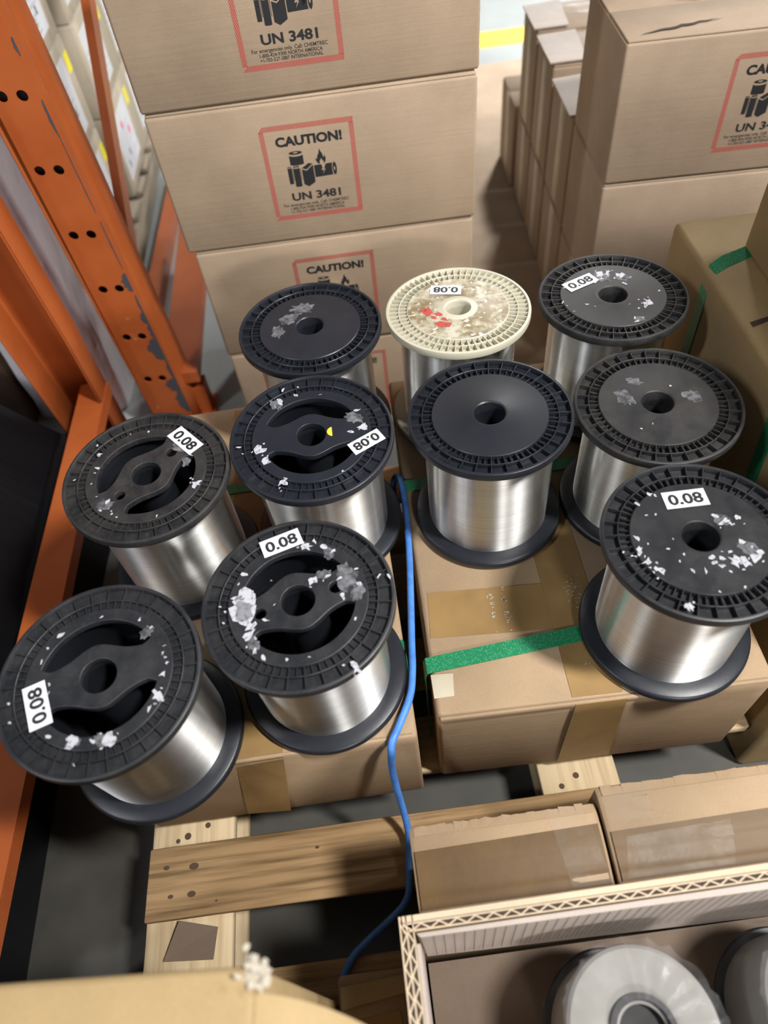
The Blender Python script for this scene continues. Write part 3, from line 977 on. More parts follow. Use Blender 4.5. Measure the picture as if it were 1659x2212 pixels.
def spool(key, label, pos, tilt, rot, style, m, lab=None, dz=0.0, stick=None, sc=1.0):
    ez = Vector((tilt[0], tilt[1], 1)).normalized()
    ex = Vector((1, 0, -tilt[0]))
    ex = (ex - ez * ex.dot(ez)).normalized()
    ey = ez.cross(ex)
    t = thing('wire_spool', label, 'wire spool', (pos[0], pos[1], 0), 0, 'spools of fine silver wire')
    raise_ = math.hypot(*tilt) * R * 0.95
    t.matrix_world = Matrix(((ex.x, ey.x, ez.x, pos[0]), (ex.y, ey.y, ez.y, pos[1]), (ex.z, ey.z, ez.z, 0.001 + raise_ + dz), (0, 0, 0, 1))) @ Matrix.Scale(sc, 4)

    def part(name, me, m_, z=0.0, r=rot, parent=t):
        me = me.copy() if (me.materials and me.materials[0] != m_) else me
        o = link(name, me, m_, parent)
        if me.materials[0] != m_:
            me.materials[0] = m_
        o.location = (0, 0, z)
        o.rotation_euler = (0, 0, r)
        return o
    part('bottom_flange', ME_BOT, CREAM if style == 'cream' else BLK)
    part('wire_winding', ME_WIRE, WIRE)
    if style in ('closed', 'cream'):
        part('top_flange', ME_F60 if style == 'cream' else ME_F32, m, HS - TH)
    else:
        part('core_drum', ME_CORE, BLK_DEEP)
        part('top_flange', ME_OPEN, m, HS - TH)
        part('hub_plate', ME_HUB2 if style == 'open_holes' else ME_HUB, m, HS - 0.0105 / 2 - 0.0004)
    ztop = HS + 0.0002
    if key in SMR:
        rn = random.Random(ord(key) + 7)
        for x, y, r in SMR[key]:
            k = MB()
            if style in ('closed', 'cream') or math.hypot(x, y) > 0.03:
                blob(k, rn, x, y, r, ztop - 0.0005, 22, 0.28, 0.7)
                k.build('paper_smear', SMEAR, t)
    if key in SCR:
        k = MB()
        rn = random.Random(ord(key))
        for x, y, s in SCR[key]:
            rr = {'s': 0.0020, 'm': 0.0042, 'L': 0.0075, 'X': 0.0170}[s]
            blob(k, rn, x, y, rr, ztop - 0.0001, 7 if s in 'sm' else 11, 0.6 if s != 'X' else 0.35, 0.8 if s == 'X' else None)
            if s in 'LX':
                for j in range(4):
                    blob(k, rn, x + rn.gauss(0, rr), y + rn.gauss(0, rr), 0.0018, ztop - 0.0001, 7, 0.5)
        ps = k.build('paper_scrap', SCRAP, t)
        ps['label'] = 'torn white paper left from old labels'
        ps['kind'] = 'stuff'
    if lab:
        cx, cy, ang, w, h = lab
        k = MB()
        k.box((-w / 2, -h / 2, 0), (w / 2, h / 2, 0.0004))
        lo = k.build('size_label', PAPER, t)
        lo['label'] = 'white sticker reading 0.08'
        lo.location = (cx, cy, ztop + 0.0004)
        lo.rotation_euler = (0, 0, math.radians(ang))
        k = MB()
        tw, thh = w * 0.80, h * 0.64
        k.add([(-tw / 2 + tw * x, -thh / 2 + thh * y, 0.0005) for x, y in DIG_V], DIG_F)
        k.build('printed_number', INK, lo)
    if stick == 'yellow':
        k = MB()
        k.prism([(0.0330 + 0.009 * math.cos(a) * (1 - 0.0), 0.0 + 0.009 * math.sin(a), ztop - 0.0003) for a in [PI * 0.55 + j * PI * 0.9 / 10 for j in range(11)]], (0, 0, 0.0004))
        k.build('yellow_sticker', YSTICK, t)
    if stick == 'red':
        k = MB()
        rn = random.Random(8)
        for x, y, r in ((-0.052, -0.001, 0.013), (-0.036, -0.012, 0.008), (-0.036, -0.040, 0.011), (-0.024, -0.045, 0.008), (-0.028, -0.028, 0.006), (-0.060, 0.004, 0.007), (-0.045, -0.020, 0.006)):
            blob(k, rn, x, y, r, ztop - 0.0004, 17, 0.3, 0.6)
        k.build('red_stain', REDSTAIN, t)['kind'] = 'stuff'
    return t


r_ = math.radians
spool('A', 'plain black spool without a sticker, farthest left in the back row before the caution cartons', (-0.084, 1.0241), (0.0024, -0.0019), 0.05, 'closed', BLK)
spool('B', 'grimy cream plastic spool with red stains in the back row', (0.1715, 1.0014), (0.0121, 0.040), 0.0, 'cream', CREAM, lab=(-0.0121, 0.0551, 167.1, 0.0545, 0.0265), stick='red')
spool('C', 'dusty black spool at the back right, its sticker beside torn paper', (0.4373, 0.9830), (0.0028, 0.0311), 0.10, 'closed', BLK_DUSTY, lab=(-0.0438, 0.0448, 22.7, 0.060, 0.027))
spool('D', 'dusty black open-hub spool nearest the orange rack, sticker slanting down', (-0.3452, 0.7332), (0.0102, -0.0171), r_(45.4), 'open_holes', BLK_DUSTY, lab=(0.0562, 0.0558, -50.7, 0.0581, 0.0278))
spool('E', 'black open-hub spool with a small yellow crescent sticker near its hub', (-0.0946, 0.7703), (0.0086, -0.0500), r_(-0.3), 'open', BLK, lab=(0.0812, -0.0293, -152.8, 0.0529, 0.0245), stick='yellow')
spool('F', 'clean black spool with a plain flat top, left column of the right carton', (0.1809, 0.7496), (-0.0103, 0.0208), 0.02, 'closed', BLK)
spool('G', 'scuffed black spool without a sticker in the right-hand column of spools', (0.4310, 0.7345), (-0.0100, 0.0), 0.04, 'closed', BLK_DUSTY, sc=0.982)
spool('H', 'black open-hub spool at the left front corner, its white sticker turned sideways', (-0.3724, 0.4189), (0.0130, -0.0500), r_(11.3), 'open', BLK_WORN, lab=(-0.0692, -0.0286, 108.7, 0.0576, 0.0274))
spool('I', 'black open-hub spool with a big torn white paper patch beside its hub', (-0.1227, 0.4812), (-0.0050, -0.0252), r_(13.4), 'open_holes', BLK_WORN, lab=(-0.0185, 0.0904, 16.3, 0.0552, 0.0270))
spool('J', 'black spool at the right front corner with scattered white paper flecks', (0.3995, 0.4838), (-0.0052, 0.0170), 0.0, 'closed', BLK_WORN, lab=(0.0023, 0.0612, -1.6, 0.057, 0.0284))

# ------------------------------------------------------------------ blue cable
ctrl = [(0.0230, 0.905, -0.16), (0.0260, 0.885, -0.05), (0.0360, 0.850, 0.005), (0.0390, 0.78, 0.0075), (0.0330, 0.68, 0.007), (0.0225, 0.58, 0.007), (0.0145, 0.51, 0.0085),
        (0.0095, 0.465, 0.0085), (0.0005, 0.425, 0.0085), (-0.020, 0.385, 0.0085), (-0.034, 0.361, 0.0065), (-0.038, 0.3520, -0.02), (-0.041, 0.348, -0.07),
        (-0.040, 0.338, -0.13), (-0.036, 0.322, -0.20), (-0.033, 0.300, -0.240), (-0.036, 0.275, -0.258), (-0.040, 0.245, -0.2645), (-0.044, 0.215, -0.2655),
        (-0.055, 0.196, -0.268), (-0.080, 0.178, -0.273), (-0.108, 0.160, -0.272), (-0.135, 0.140, -0.2655), (-0.150, 0.124, -0.2652), (-0.160, 0.108, -0.2655)]


def spline(p, n=6):
    p = [Vector(q) for q in p]
    p = [p[0]] + p + [p[-1]]
    out = []
    for i in range(1, len(p) - 2):
        for j in range(n):
            t = j / n
            a, b, c, d = p[i - 1], p[i], p[i + 1], p[i + 2]
            out.append(0.5 * ((2 * b) + (c - a) * t + (2 * a - 5 * b + 4 * c - d) * t * t + (3 * b - a - 3 * c + d) * t ** 3))
    out.append(p[-2])
    return out


k = MB()
k.tube(spline(ctrl), 0.0058, 12)
tag(k.build('cable', BLUE), 'blue cable running between the two spool cartons and down over the pallet', 'cable')

# ------------------------------------------------------------------ rack at left
rf = thing('rack_upright_frame', 'orange pallet rack upright with paired round holes beside the caution cartons', 'pallet rack', (-0.55, 1.5, FZ))
O = Vector((-0.55, 1.5, FZ))


def frontx(zw):
    a = min(zw - FZ, 1.08)
    return -0.598 - 0.0440 * a, -0.495 - 0.0405 * a


ZT = 1.35
xl0, xr0 = frontx(FZ)
xl1, xr1 = frontx(ZT)
loops = [[(xl0, FZ), (xr0, FZ), (xr1, ZT), (xl1, ZT)]]
holes = [(-0.5635, 0.48), (-0.5585, 0.3375), (-0.552, 0.1925), (-0.5435, 0.0515), (-0.540, -0.09), (-0.5355, -0.2305), (-0.5705, 0.623), (-0.577, 0.766)]
for hx, hz in holes:
    for dx in (0, -0.0375):
        loops.append(circle(0.0105, 28, hx + dx, hz + (0.003 if dx else 0)))
me = curve_plate('front_face', [[(x - O.x, zz - O.z) for x, zz in lp] for lp in loops], 0.004)
fo = link('front_face', me, ORANGE, rf)
fo.rotation_euler = (PI / 2, 0, 0)
fo.location = (0, 0.002, 0)
k = MB()


def pv(x, y, zz):
    return (x - O.x, y - O.y, zz - O.z)


def loft(k, sec, zs):
    """open section lofted along z: sec(z) -> list of (x, y)"""
    rows = [[pv(x, y, zz) for x, y in sec(zz)] for zz in zs]
    n = len(rows[0])
    vs = [p for r in rows for p in r]
    fs = []
    for i in range(len(rows) - 1):
        for j in range(n - 1):
            fs.append((i * n + j, i * n + j + 1, (i + 1) * n + j + 1, (i + 1) * n + j))
    k.add(vs, fs)


zz_ = [FZ + (ZT - FZ) * i / 12 for i in range(13)]


def flange_sec(zw):
    x0 = frontx(zw)[1]
    return [(x0, 1.5), (x0 + 0.012, 1.550), (x0 + 0.013, 1.552), (x0 + 0.018, 1.592), (x0 - 0.015, 1.595)]


loft(k, flange_sec, zz_)
fl = k.build('side_flange', ORANGE, rf)
so = fl.modifiers.new('thick', 'SOLIDIFY')
so.thickness = 0.003
so.offset = 0
k = MB()
loft(k, lambda zw: [(frontx(zw)[0], 1.5), (frontx(zw)[0] + 0.002, 1.585), (frontx(zw)[0] + 0.03, 1.588)], zz_)
fl = k.build('side_flange', ORANGE, rf)
so = fl.modifiers.new('thick', 'SOLIDIFY')
so.thickness = 0.003
so.offset = 0
# black sheet standing in for the shade inside the post, behind the holes
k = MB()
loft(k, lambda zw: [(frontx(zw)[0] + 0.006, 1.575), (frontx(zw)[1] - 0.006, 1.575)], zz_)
k.build('inner_shade', BLK_DEEP, rf)
k = MB()
k.box(pv(-0.545, 1.53, -0.285), pv(-0.450, 2.42, -0.25))
k.build('bottom_brace', ORANGE, rf)
k = MB()
P0, P1 = Vector((-0.565, 1.60, -0.10)), Vector((-0.565, 2.55, 0.80))
d = (P1 - P0).normalized()
nrm = Vector((1, 0, 0)).cross(d) * 0.026
for q in ((P0, P1),):
    k.hexa([pv(*(P0 - nrm)), pv(*(P0 + nrm)), pv(*(P0 + nrm + Vector((0.022, 0, 0)))), pv(*(P0 - nrm + Vector((0.022, 0, 0))))],
           [pv(*(P1 - nrm)), pv(*(P1 + nrm)), pv(*(P1 + nrm + Vector((0.022, 0, 0)))), pv(*(P1 - nrm + Vector((0.022, 0, 0))))])
k.build('diagonal_brace', ORANGE, rf)
k = MB()
k.box(pv(-0.62, 1.46, FZ), pv(-0.44, 1.62, FZ + 0.006))
k.box(pv(-0.505, 1.545, FZ + 0.006), pv(-0.452, 1.60, FZ + 0.10))
k.build('base_plate', ORANGE, rf)
# chipped paint along the front corner
rn = random.Random(21)
for (za, zb, wd) in ((0.47, 0.40, 0.004), (0.40, 0.24, 0.0016), (0.09, 0.04, 0.014), (0.03, -0.02, 0.005), (-0.02, -0.055, 0.012), (-0.055, -0.10, 0.008), (-0.10, -0.17, 0.028), (-0.17, -0.235, 0.007),
                     (-0.235, -0.285, 0.026), (-0.285, -0.36, 0.022), (0.575, 0.545, 0.004), (0.22, 0.10, 0.002)):
    n = 10
    L_, R_ = [], []
    for j in range(n + 1):
        zw = za + (zb - za) * j / n
        x0 = frontx(zw)[1]
        w = wd * (0.35 + 0.9 * math.sin(PI * (j + 0.5) / (n + 1))) * rn.uniform(0.7, 1.15)
        L_.append(pv(x0 - w, 1.4992, zw))
        R_.append(pv(x0 + 0.0008, 1.4992, zw))
    k = MB()
    for j in range(n):
        k.poly([L_[j], R_[j], R_[j + 1], L_[j + 1]])
    k.build('chipped_patch', STEEL_CHIP, rf)['label'] = 'grey patch where the orange paint is chipped off'

# second rack: rear post of the near frame with its bottom brace
r2 = thing('rack_upright_frame', 'orange rack post at left seen from its open back, with a brace toward the front', 'pallet rack', (-0.74, 1.42, FZ))
O = Vector((-0.74, 1.42, FZ))
zz_ = [FZ, 0.0, 0.4, 0.71, 1.35]
k = MB()
lx = lambda zw: -0.799 - 0.054 * min(zw + 0.30, 1.0)
rx = lambda zw: -0.675 - 0.040 * min(max(zw + 0.10, 0.0), 0.9)
loft(k, lambda zw: [(lx(zw), 1.40), (lx(zw) + 0.004, 1.484), (lx(zw) + 0.010, 1.49), (rx(zw) - 0.008, 1.49), (rx(zw) - 0.002, 1.484), (rx(zw), 1.40)], zz_)
w = k.build('post', ORANGE, r2)
so = w.modifiers.new('thick', 'SOLIDIFY')
so.thickness = 0.003
so.offset = 0
k = MB()
loft(k, lambda zw: [(rx(zw) + 0.004, 1.402), (rx(zw) + 0.005, 1.478), (rx(zw) - 0.03, 1.482)], zz_)
w = k.build('post_flange', ORANGE, r2)
so = w.modifiers.new('thick', 'SOLIDIFY')
so.thickness = 0.003
so.offset = 0
k = MB()
k.hexa([pv(-0.770, 0.15, -0.235), pv(-0.690, 0.15, -0.235), pv(-0.668, 1.482, -0.235), pv(-0.738, 1.482, -0.235)],
       [pv(-0.770, 0.15, -0.200), pv(-0.690, 0.15, -0.200), pv(-0.668, 1.482, -0.200), pv(-0.738, 1.482, -0.200)])
k.build('bottom_brace', ORANGE, r2)
k = MB()
k.box(pv(-0.84, 1.38, FZ), pv(-0.63, 1.56, FZ + 0.006))
k.build('base_plate', ORANGE, r2)

# low orange rail on the floor farther back
k = MB()
k.hexa([(-0.69, 2.02, FZ), (-0.64, 2.02, FZ), (-0.612, 2.95, FZ), (-0.660, 2.95, FZ)], [(-0.69, 2.02, FZ + 0.05), (-0.64, 2.02, FZ + 0.05), (-0.612, 2.95, FZ + 0.05), (-0.660, 2.95, FZ + 0.05)])
tag(k.build('floor_rail', ORANGE), 'low orange steel rail on the floor behind the rack upright, left of the caution stack', 'rail')

# black stretch-wrapped load under the brace
k = MB()
prof = [(-0.735, FZ + 0.001), (-0.738, -0.33), (-0.745, -0.262), (-0.765, -0.245), (-0.79, -0.24), (-0.84, -0.17), (-0.90, -0.09), (-0.98, 0.0), (-1.10, 0.08), (-1.35, 0.10), (-1.36, FZ + 0.001)]
ysl = [-0.35 + (1.36 + 0.35) * j / 40 for j in range(41)]
rn = random.Random(4)
off = [rn.uniform(-1, 1) for _ in range(200)]
rows = []
for j, y in enumerate(ysl):
    e = 1.0 if j not in (0, 40) else 0.93
    row = []
    for i, (x, zz) in enumerate(prof):
        wv = 0.006 * off[(i * 7 + j * 3) % 200] if 1 < i < 9 else 0.0
        tx = 0.12 * max(0, y - 0.5) if i < 4 else 0
        row.append((x + tx * 0.5, y, max(FZ + 0.001, (zz - FZ) * e + FZ + wv)))
    rows.append(row)
n = len(prof)
vs = [p for r in rows for p in r]
fs = [(j * n + i, j * n + (i + 1) % n, (j + 1) * n + (i + 1) % n, (j + 1) * n + i) for j in range(40) for i in range(n)]
fs += [tuple(range(n)), tuple(range(40 * n, 41 * n))[::-1]]
k.add(vs, fs, True)
tag(k.build('wrapped_pallet_load', BLACKFILM), 'load wrapped in black stretch film on the floor under the orange brace', 'wrapped load')

# white wrapped load between the two posts
k = MB()
nx, nz = 16, 14
rows = []
rn = random.Random(9)
path = [(-0.96, 2.1), (-0.96, 1.62), (-0.88, 1.605), (-0.80, 1.612), (-0.735, 1.60), (-0.700, 1.606), (-0.682, 1.622), (-0.676, 1.68), (-0.670, 1.78), (-0.672, 1.88), (-0.70, 1.93), (-0.8, 2.1)]
for j in range(nz + 1):
    zz = FZ + 0.001 + 1.05 * j / nz
    rows.append([(x + rn.uniform(-0.005, 0.005) - 0.03 * (1 - j / nz) ** 3 * (x > -0.8), y + rn.uniform(-0.005, 0.005), zz) for x, y in path])
n = len(path)
vs = [p for r in rows for p in r]
fs = [(j * n + i, j * n + (i + 1) % n, (j + 1) * n + (i + 1) % n, (j + 1) * n + i) for j in range(nz) for i in range(n)]
fs += [tuple(range(n))[::-1], tuple(range(nz * n, nz * n + n))]
k.add(vs, fs, True)
tag(k.build('wrapped_pallet_load', WHITEFILM), 'load in pale stretch film standing between the two orange rack posts', 'wrapped load')

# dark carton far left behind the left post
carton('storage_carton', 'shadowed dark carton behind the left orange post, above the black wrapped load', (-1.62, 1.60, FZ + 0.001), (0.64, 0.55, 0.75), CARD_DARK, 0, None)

# ------------------------------------------------------------------ labelled cartons at back left
bp_ = thing('wooden_pallet', 'worn grey wooden pallet under the labelled cartons at back left', 'pallet', (-1.3, 2.28, FZ))
GREYWOOD = mat('grey_worn_wood', (0.23, 0.19, 0.14), 0.8)
_t = NT(GREYWOOD)
_n = _t.noise(_t.mapped((20, 1.5, 20)), 2, 6)
_t.color(_t.ramp(_n, [(0.3, (0.10, 0.08, 0.06)), (0.6, (0.30, 0.25, 0.18))]))
for i in range(3):
    rbox('stringer_board', (0.02 + i * 0.235, 0, 0.001), (0.10 + i * 0.235, 1.05, 0.10), GREYWOOD, bp_, 0.003, 1)
for i in range(6):
    rbox('deck_board', (0, 0.01 + i * 0.175, 0.1002), (0.575, 0.13 + i * 0.175, 0.122), GREYWOOD, bp_, 0.003, 1)
LB = 'labelled cartons at the back left'
XV, XF = text_polys('x', 0.02)


def labelled(label, x1, y0, y1, z0, h, seed, w=0.5):
    c = carton('shipping_carton', label, (x1 - w, y0, z0), (w, y1 - y0, h), CARD_PALE, 0, LB, 0.004, seed, 0.001)
    rn = random.Random(seed)
    d = y1 - y0
    # tape bands on the aisle face
    for a in (0.02, 0.62):
        rbox('tape_strip', (w - 0.0004, 0.01 + a * d, 0.005), (w + 0.0006, 0.01 + (a + 0.16) * d, h - 0.005), TAPE_PALE, c, 0.0002, 1)
    k = MB()
    la, lb_, za, zb = 0.10 * d, 0.72 * d, 0.035, 0.235
    k.box((w + 0.0004, la, za), (w + 0.0011, lb_, zb))
    sl = k.build('shipping_label', PAPER, c)
    k = MB()
    for j in range(7):
        zz = za + 0.015 + j * 0.020
        k.poly([(w + 0.0014, la + 0.01, zz), (w + 0.0014, lb_ - rn.uniform(0.02, 0.09), zz), (w + 0.0014, lb_ - rn.uniform(0.02, 0.09), zz + 0.003), (w + 0.0014, la + 0.01, zz + 0.003)])
    k.poly([(w + 0.0014, la + 0.45 * (lb_ - la), za + 0.005), (w + 0.0014, la + 0.45 * (lb_ - la) + 0.0015, za + 0.005), (w + 0.0014, la + 0.45 * (lb_ - la) + 0.0015, zb - 0.005), (w + 0.0014, la + 0.45 * (lb_ - la), zb - 0.005)])
    k.build('form_lines', GREYINK, sl)
    k = MB()
    for q in range(2):
        yy0, z0_ = la + 0.03 + q * 0.045 + rn.uniform(0, 0.02), za + 0.03 + q * 0.02
        k.add([(w + 0.0016, yy0 + 0.022 * x, z0_ + 0.022 * y) for x, y in XV], XF)
    k.build('cross_mark', INK, sl)
    if x1 > -0.77:
        k = MB()
        for q in range(2):
            cy_, cz_ = la + (0.45 + 0.3 * q) * (lb_ - la), zb - 0.05 - 0.05 * q
            k.poly([(w + 0.0017, cy_ + 0.013 * math.cos(2 * PI * j / 20), cz_ + 0.013 * math.sin(2 * PI * j / 20)) for j in range(20)])
        k.build('pink_dot', PINK, sl)
    k = MB()
    k.box((w + 0.0004, 0.80 * d, h - 0.10), (w + 0.0010, 0.80 * d + 0.045, h - 0.045))
    k.build('yellow_sticker', YSTICK, c)
    return c


Z0 = FZ + 0.1225
for lev in range(4):
    nm = ('bottom', 'second', 'third', 'top')[lev]
    labelled('%s pale labelled carton of the near column behind the orange holed upright' % nm, -0.775, 2.31, 2.565, Z0 + lev * 0.277, 0.275, lev * 2 + 1)
    labelled('%s pale labelled carton with pink dot, far column left of the caution stack' % nm, -0.745, 2.605, 3.03, Z0 + lev * 0.277, 0.275, lev * 2 + 2)
    labelled('%s labelled carton at the far end, just showing past the caution stack edge' % nm, -0.745, 3.035, 3.33, Z0 + lev * 0.277, 0.275, lev * 2 + 5)

# ------------------------------------------------------------------ strapped carton at right and the tall one on it
sc = carton('strapped_carton', 'kraft carton at the right edge with a green strap and crushed edge, beside the spools', (0.604, 0.375, FZ + 0.001), (0.45, 0.785, 0.25 - FZ - 0.001), CARD_TAN, 0, None, 0.010, 3, 0.002, flaps=False)
tape(sc, [(-0.0007, 0.16, 0.25), (-0.0007, 0.235, 0.25), (-0.0007, 0.235, 0.24 - FZ), (-0.0007, 0.16, 0.24 - FZ)], TAPE, n=(1, 0, 0))
tape(sc, [(0.002, 0.06, 0.25 - FZ - 0.001), (0.4, 0.06, 0.25 - FZ - 0.001), (0.4, 0.135, 0.25 - FZ - 0.001), (0.002, 0.135, 0.25 - FZ - 0.001)], TAPE)
k = MB()
zt = 0.25 - FZ - 0.001 + 0.0008
k.poly([(0.012, 0.475, zt), (0.075, 0.495, zt), (0.078, 0.503, zt), (0.012, 0.487, zt)])
k.build('torn_edge', CORE_DARK, sc)
strap_thing('packing_strap', 'green strap bent over the crushed edge of the carton at the right',
            [[(0.6015, 0.985, -0.35), (0.6015, 0.992, 0.19), (0.6035, 0.997, 0.232), (0.6135, 1.006, 0.2515), (0.64, 1.022, 0.2525), (0.70, 1.045, 0.2515), (1.04, 1.06, 0.2515)]], 0.027, (0, 1, 0.15))
strap_thing('packing_strap', 'green strap down the side of the right carton, just above the front right spool',
            [[(0.6015, 0.640, -0.35), (0.6015, 0.690, 0.10), (0.6015, 0.70, 0.19), (0.604, 0.702, 0.243), (0.615, 0.702, 0.2515), (1.04, 0.702, 0.2515)]], 0.027, (0, 1, 0))
carton('storage_carton', 'tall golden-brown carton standing on the strapped carton at the right edge', (0.672, 0.50, 0.2525), (0.38, 0.555, 0.41), CARD_TAN, math.radians(-1.5), None, 0.006, 4, 0.001)

# ------------------------------------------------------------------ cartons in front
FG = 'taped cartons behind the open carton'
for lab, x0, x1, sd in (('left of two tape-covered cartons behind the open carton, next to the blue cable', -0.026, 0.228, 1),
                        ('right of two tape-covered cartons behind the open carton, at the right edge', 0.232, 0.56, 2)):
    yb = 0.246 if sd == 1 else 0.262
    hh = 0.265 + (0.010 if sd == 2 else 0)
    w, d = x1 - x0, yb - 0.145
    c = thing('taped_carton', lab, 'carton', (x0, 0.145, DZ + 0.0005), 0, FG)

    def droop(b, up=0.0):
        # top of the carton along its depth, b = 0 near the open carton, 1 at the far edge
        return hh + up - 0.013 * max(0.0, 1 - b / 0.72) ** 1.5 - (0.004 * (b - 0.9) / 0.1 if b > 0.9 else 0)

    def top_strip(name, xa, xb, b0, b1, up, m, skew=0.0):
        k = MB()
        n = 14
        rows = []
        for q in range(n + 1):
            b = b0 + (b1 - b0) * q / n
            rows.append([(xa + skew * q / n, b * d, droop(b, up)), (xb + skew * q / n, b * d + 0.004 * math.sin(q), droop(b, up)),
                         (xb + skew * q / n, b * d + 0.004 * math.sin(q), droop(b, up) - 0.0006), (xa + skew * q / n, b * d, droop(b, up) - 0.0006)])
        vs_ = [p for r in rows for p in r]
        fs_ = [(4 * q + e, 4 * q + (e + 1) % 4, 4 * q + 4 + (e + 1) % 4, 4 * q + 4 + e) for q in range(n) for e in range(4)]
        fs_ += [(0, 1, 2, 3), tuple(4 * n + e for e in (3, 2, 1, 0))]
        k.add(vs_, fs_, True)
        return k.build(name, m, c)
    k = MB()
    n = 16
    vs_ = []
    rn = random.Random(sd)
    for q in range(n + 1):
        b = q / n
        vs_ += [(0, b * d, droop(b) - 0.004), (0.006, b * d, droop(b)), (w - 0.006, b * d, droop(b)), (w, b * d, droop(b) - 0.004), (w, b * d, 0), (0, b * d, 0)]
    fs_ = [(6 * q + e, 6 * q + (e + 1) % 6, 6 * q + 6 + (e + 1) % 6, 6 * q + 6 + e) for q in range(n) for e in range(6)]
    fs_ += [tuple(range(6)), tuple(6 * n + e for e in range(6))[::-1]]
    k.add(vs_, fs_, True)
    k.build('body', CARD_PALLET, c)
    top_strip('wide_tape', 0.004, w - 0.004, 0.03, 0.70 if sd == 1 else 0.52, 0.0007, TAPE_DARK)
    # ragged torn board along the far edge
    k = MB()
    for q in range(22):
        xa, xb = 0.006 + (w - 0.012) * q / 22, 0.006 + (w - 0.012) * (q + 1) / 22
        ya, yb_ = d + rn.uniform(-0.001, 0.0025), d + rn.uniform(-0.001, 0.0025)
        k.hexa([(xa, d - 0.012, hh - 0.006), (xb, d - 0.012, hh - 0.006), (xb, yb_, hh - 0.009), (xa, ya, hh - 0.009)],
               [(xa, d - 0.012, hh + 0.0006), (xb, d - 0.012, hh + 0.0006), (xb, yb_, hh - 0.003), (xa, ya, hh - 0.003)])
    k.build('torn_edge', CARD_PALLET, c)
    if sd == 1:
        top_strip('clear_tape', w - 0.055, w - 0.004, 0.05, 0.98, 0.0016, CLEAR_TAPE, -0.012)
    else:
        top_strip('clear_tape', 0.004, 0.065, 0.60, 0.97, 0.0016, CLEAR_TAPE)
        top_strip('clear_tape', 0.012, 0.15, 0.05, 0.45, 0.0016, CLEAR_TAPE, 0.01)

# open carton with wrapped spools, right front
oc = thing('open_carton', 'open double-walled carton in the right foreground with wrapped white spools inside', 'open carton', (0, 0, DZ + 0.001))
OX0, OX1, OY0, OY1, OZ = -0.047, 0.56, -0.36, 0.134, 0.372
wt = 0.016


def wall(name, p, q, inward, h, h2, m):
    """carton wall from p to q (xy), with thickness toward inward"""
    k = MB()
    n = 24
    inw = Vector((*inward, 0)) * wt
    vs_o, rows = [], []
    for j in range(n + 1):
        a = j / n
        x, y = p[0] + (q[0] - p[0]) * a, p[1] + (q[1] - p[1]) * a
        hh = h + (h2 - h) * a
        b = Vector((x, y, 0))
        rows.append([b, b + Vector((0, 0, hh)), b + Vector((0, 0, hh)) + inw, b + inw])
    vs_ = [tuple(v) for r in rows for v in r]
    fs_ = [(4 * j + i, 4 * j + (i + 1) % 4, 4 * j + 4 + (i + 1) % 4, 4 * j + 4 + i) for j in range(n) for i in range(4)]
    fs_ += [(0, 1, 2, 3), tuple(4 * n + i for i in (3, 2, 1, 0))]
    k.add(vs_, fs_)
    o = k.build(name, m, oc)
    # corrugated edge: three liners and a zigzag flute on the rim
    dirv = Vector((q[0] - p[0], q[1] - p[1], 0))
    ln = dirv.length
    dirv.normalize()
    iv = Vector((*inward, 0))
    k = MB()
    for a, b_ in ((0.0, 0.10 if name != 'back_wall' else 0.40), (0.45, 0.55), (0.92, 1.0)):
        k.slab([tuple(Vector((p[0], p[1], h + 0.0002)) + iv * wt * a), tuple(Vector((q[0], q[1], h2 + 0.0002)) + iv * wt * a),
                tuple(Vector((q[0], q[1], h2 + 0.0002)) + iv * wt * b_), tuple(Vector((p[0], p[1], h + 0.0002)) + iv * wt * b_)], (0, 0, 1), 0.0020)
    pitch = 0.0205
    m_ = int(ln / pitch)
    for lo_, hi_, sh in (((0.56, 0.92, 0.0),) if name == 'back_wall' else ((0.56, 0.92, 0.0), (0.10, 0.44, 0.4))):
        for j in range(m_):
            s0, s1 = (j + sh) * pitch, (j + 0.5 + sh) * pitch
            s2 = (j + 1 + sh) * pitch
            for (sa, ta, sb, tb) in ((s0, lo_, s1, hi_), (s1, hi_, s2, lo_)):
                zz = h + 0.0008
                A = Vector((p[0], p[1], zz)) + dirv * sa + iv * wt * ta
                B = Vector((p[0], p[1], zz)) + dirv * sb + iv * wt * tb
                e = (B - A).cross(Vector((0, 0, 1))).normalized() * 0.0008
                k.slab([tuple(A - e), tuple(B - e), tuple(B + e), tuple(A + e)], (0, 0, 1), 0.0011)
    k.build('corrugated_edge', EDGE, oc)
    return o


# rims are dark between the flutes
wall('back_wall', (OX0 + 0.004, OY1 - 0.006), (OX1, OY1 - 0.002), (0, -1), OZ, OZ, CARD_PALLET)
wall('left_wall', (OX0, OY0), (OX0, OY1 - 0.006), (1, 0), OZ, OZ, CARD_PALLET)
wall('front_wall', (OX0, OY0 + 0.001), (OX1, OY0 + 0.001), (0, 1), OZ, OZ, CARD_PALLET)
wall('right_wall', (OX1, OY0), (OX1, OY1), (-1, 0), OZ, OZ, CARD_PALLET)
k = MB()
k.box((OX0 + 0.003, OY1 - 0.0195, OZ - 0.0003), (OX1, OY1 - 0.008, OZ + 0.0004))
k.box((OX0 + 0.0016, OY0, OZ - 0.0003), (OX0 + 0.0145, OY1 - 0.010, OZ + 0.0004))
k.build('flute_gap', CORE_DARK, oc)
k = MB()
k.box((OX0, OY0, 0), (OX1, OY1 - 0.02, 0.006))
k.build('bottom', CARD_DARK, oc)
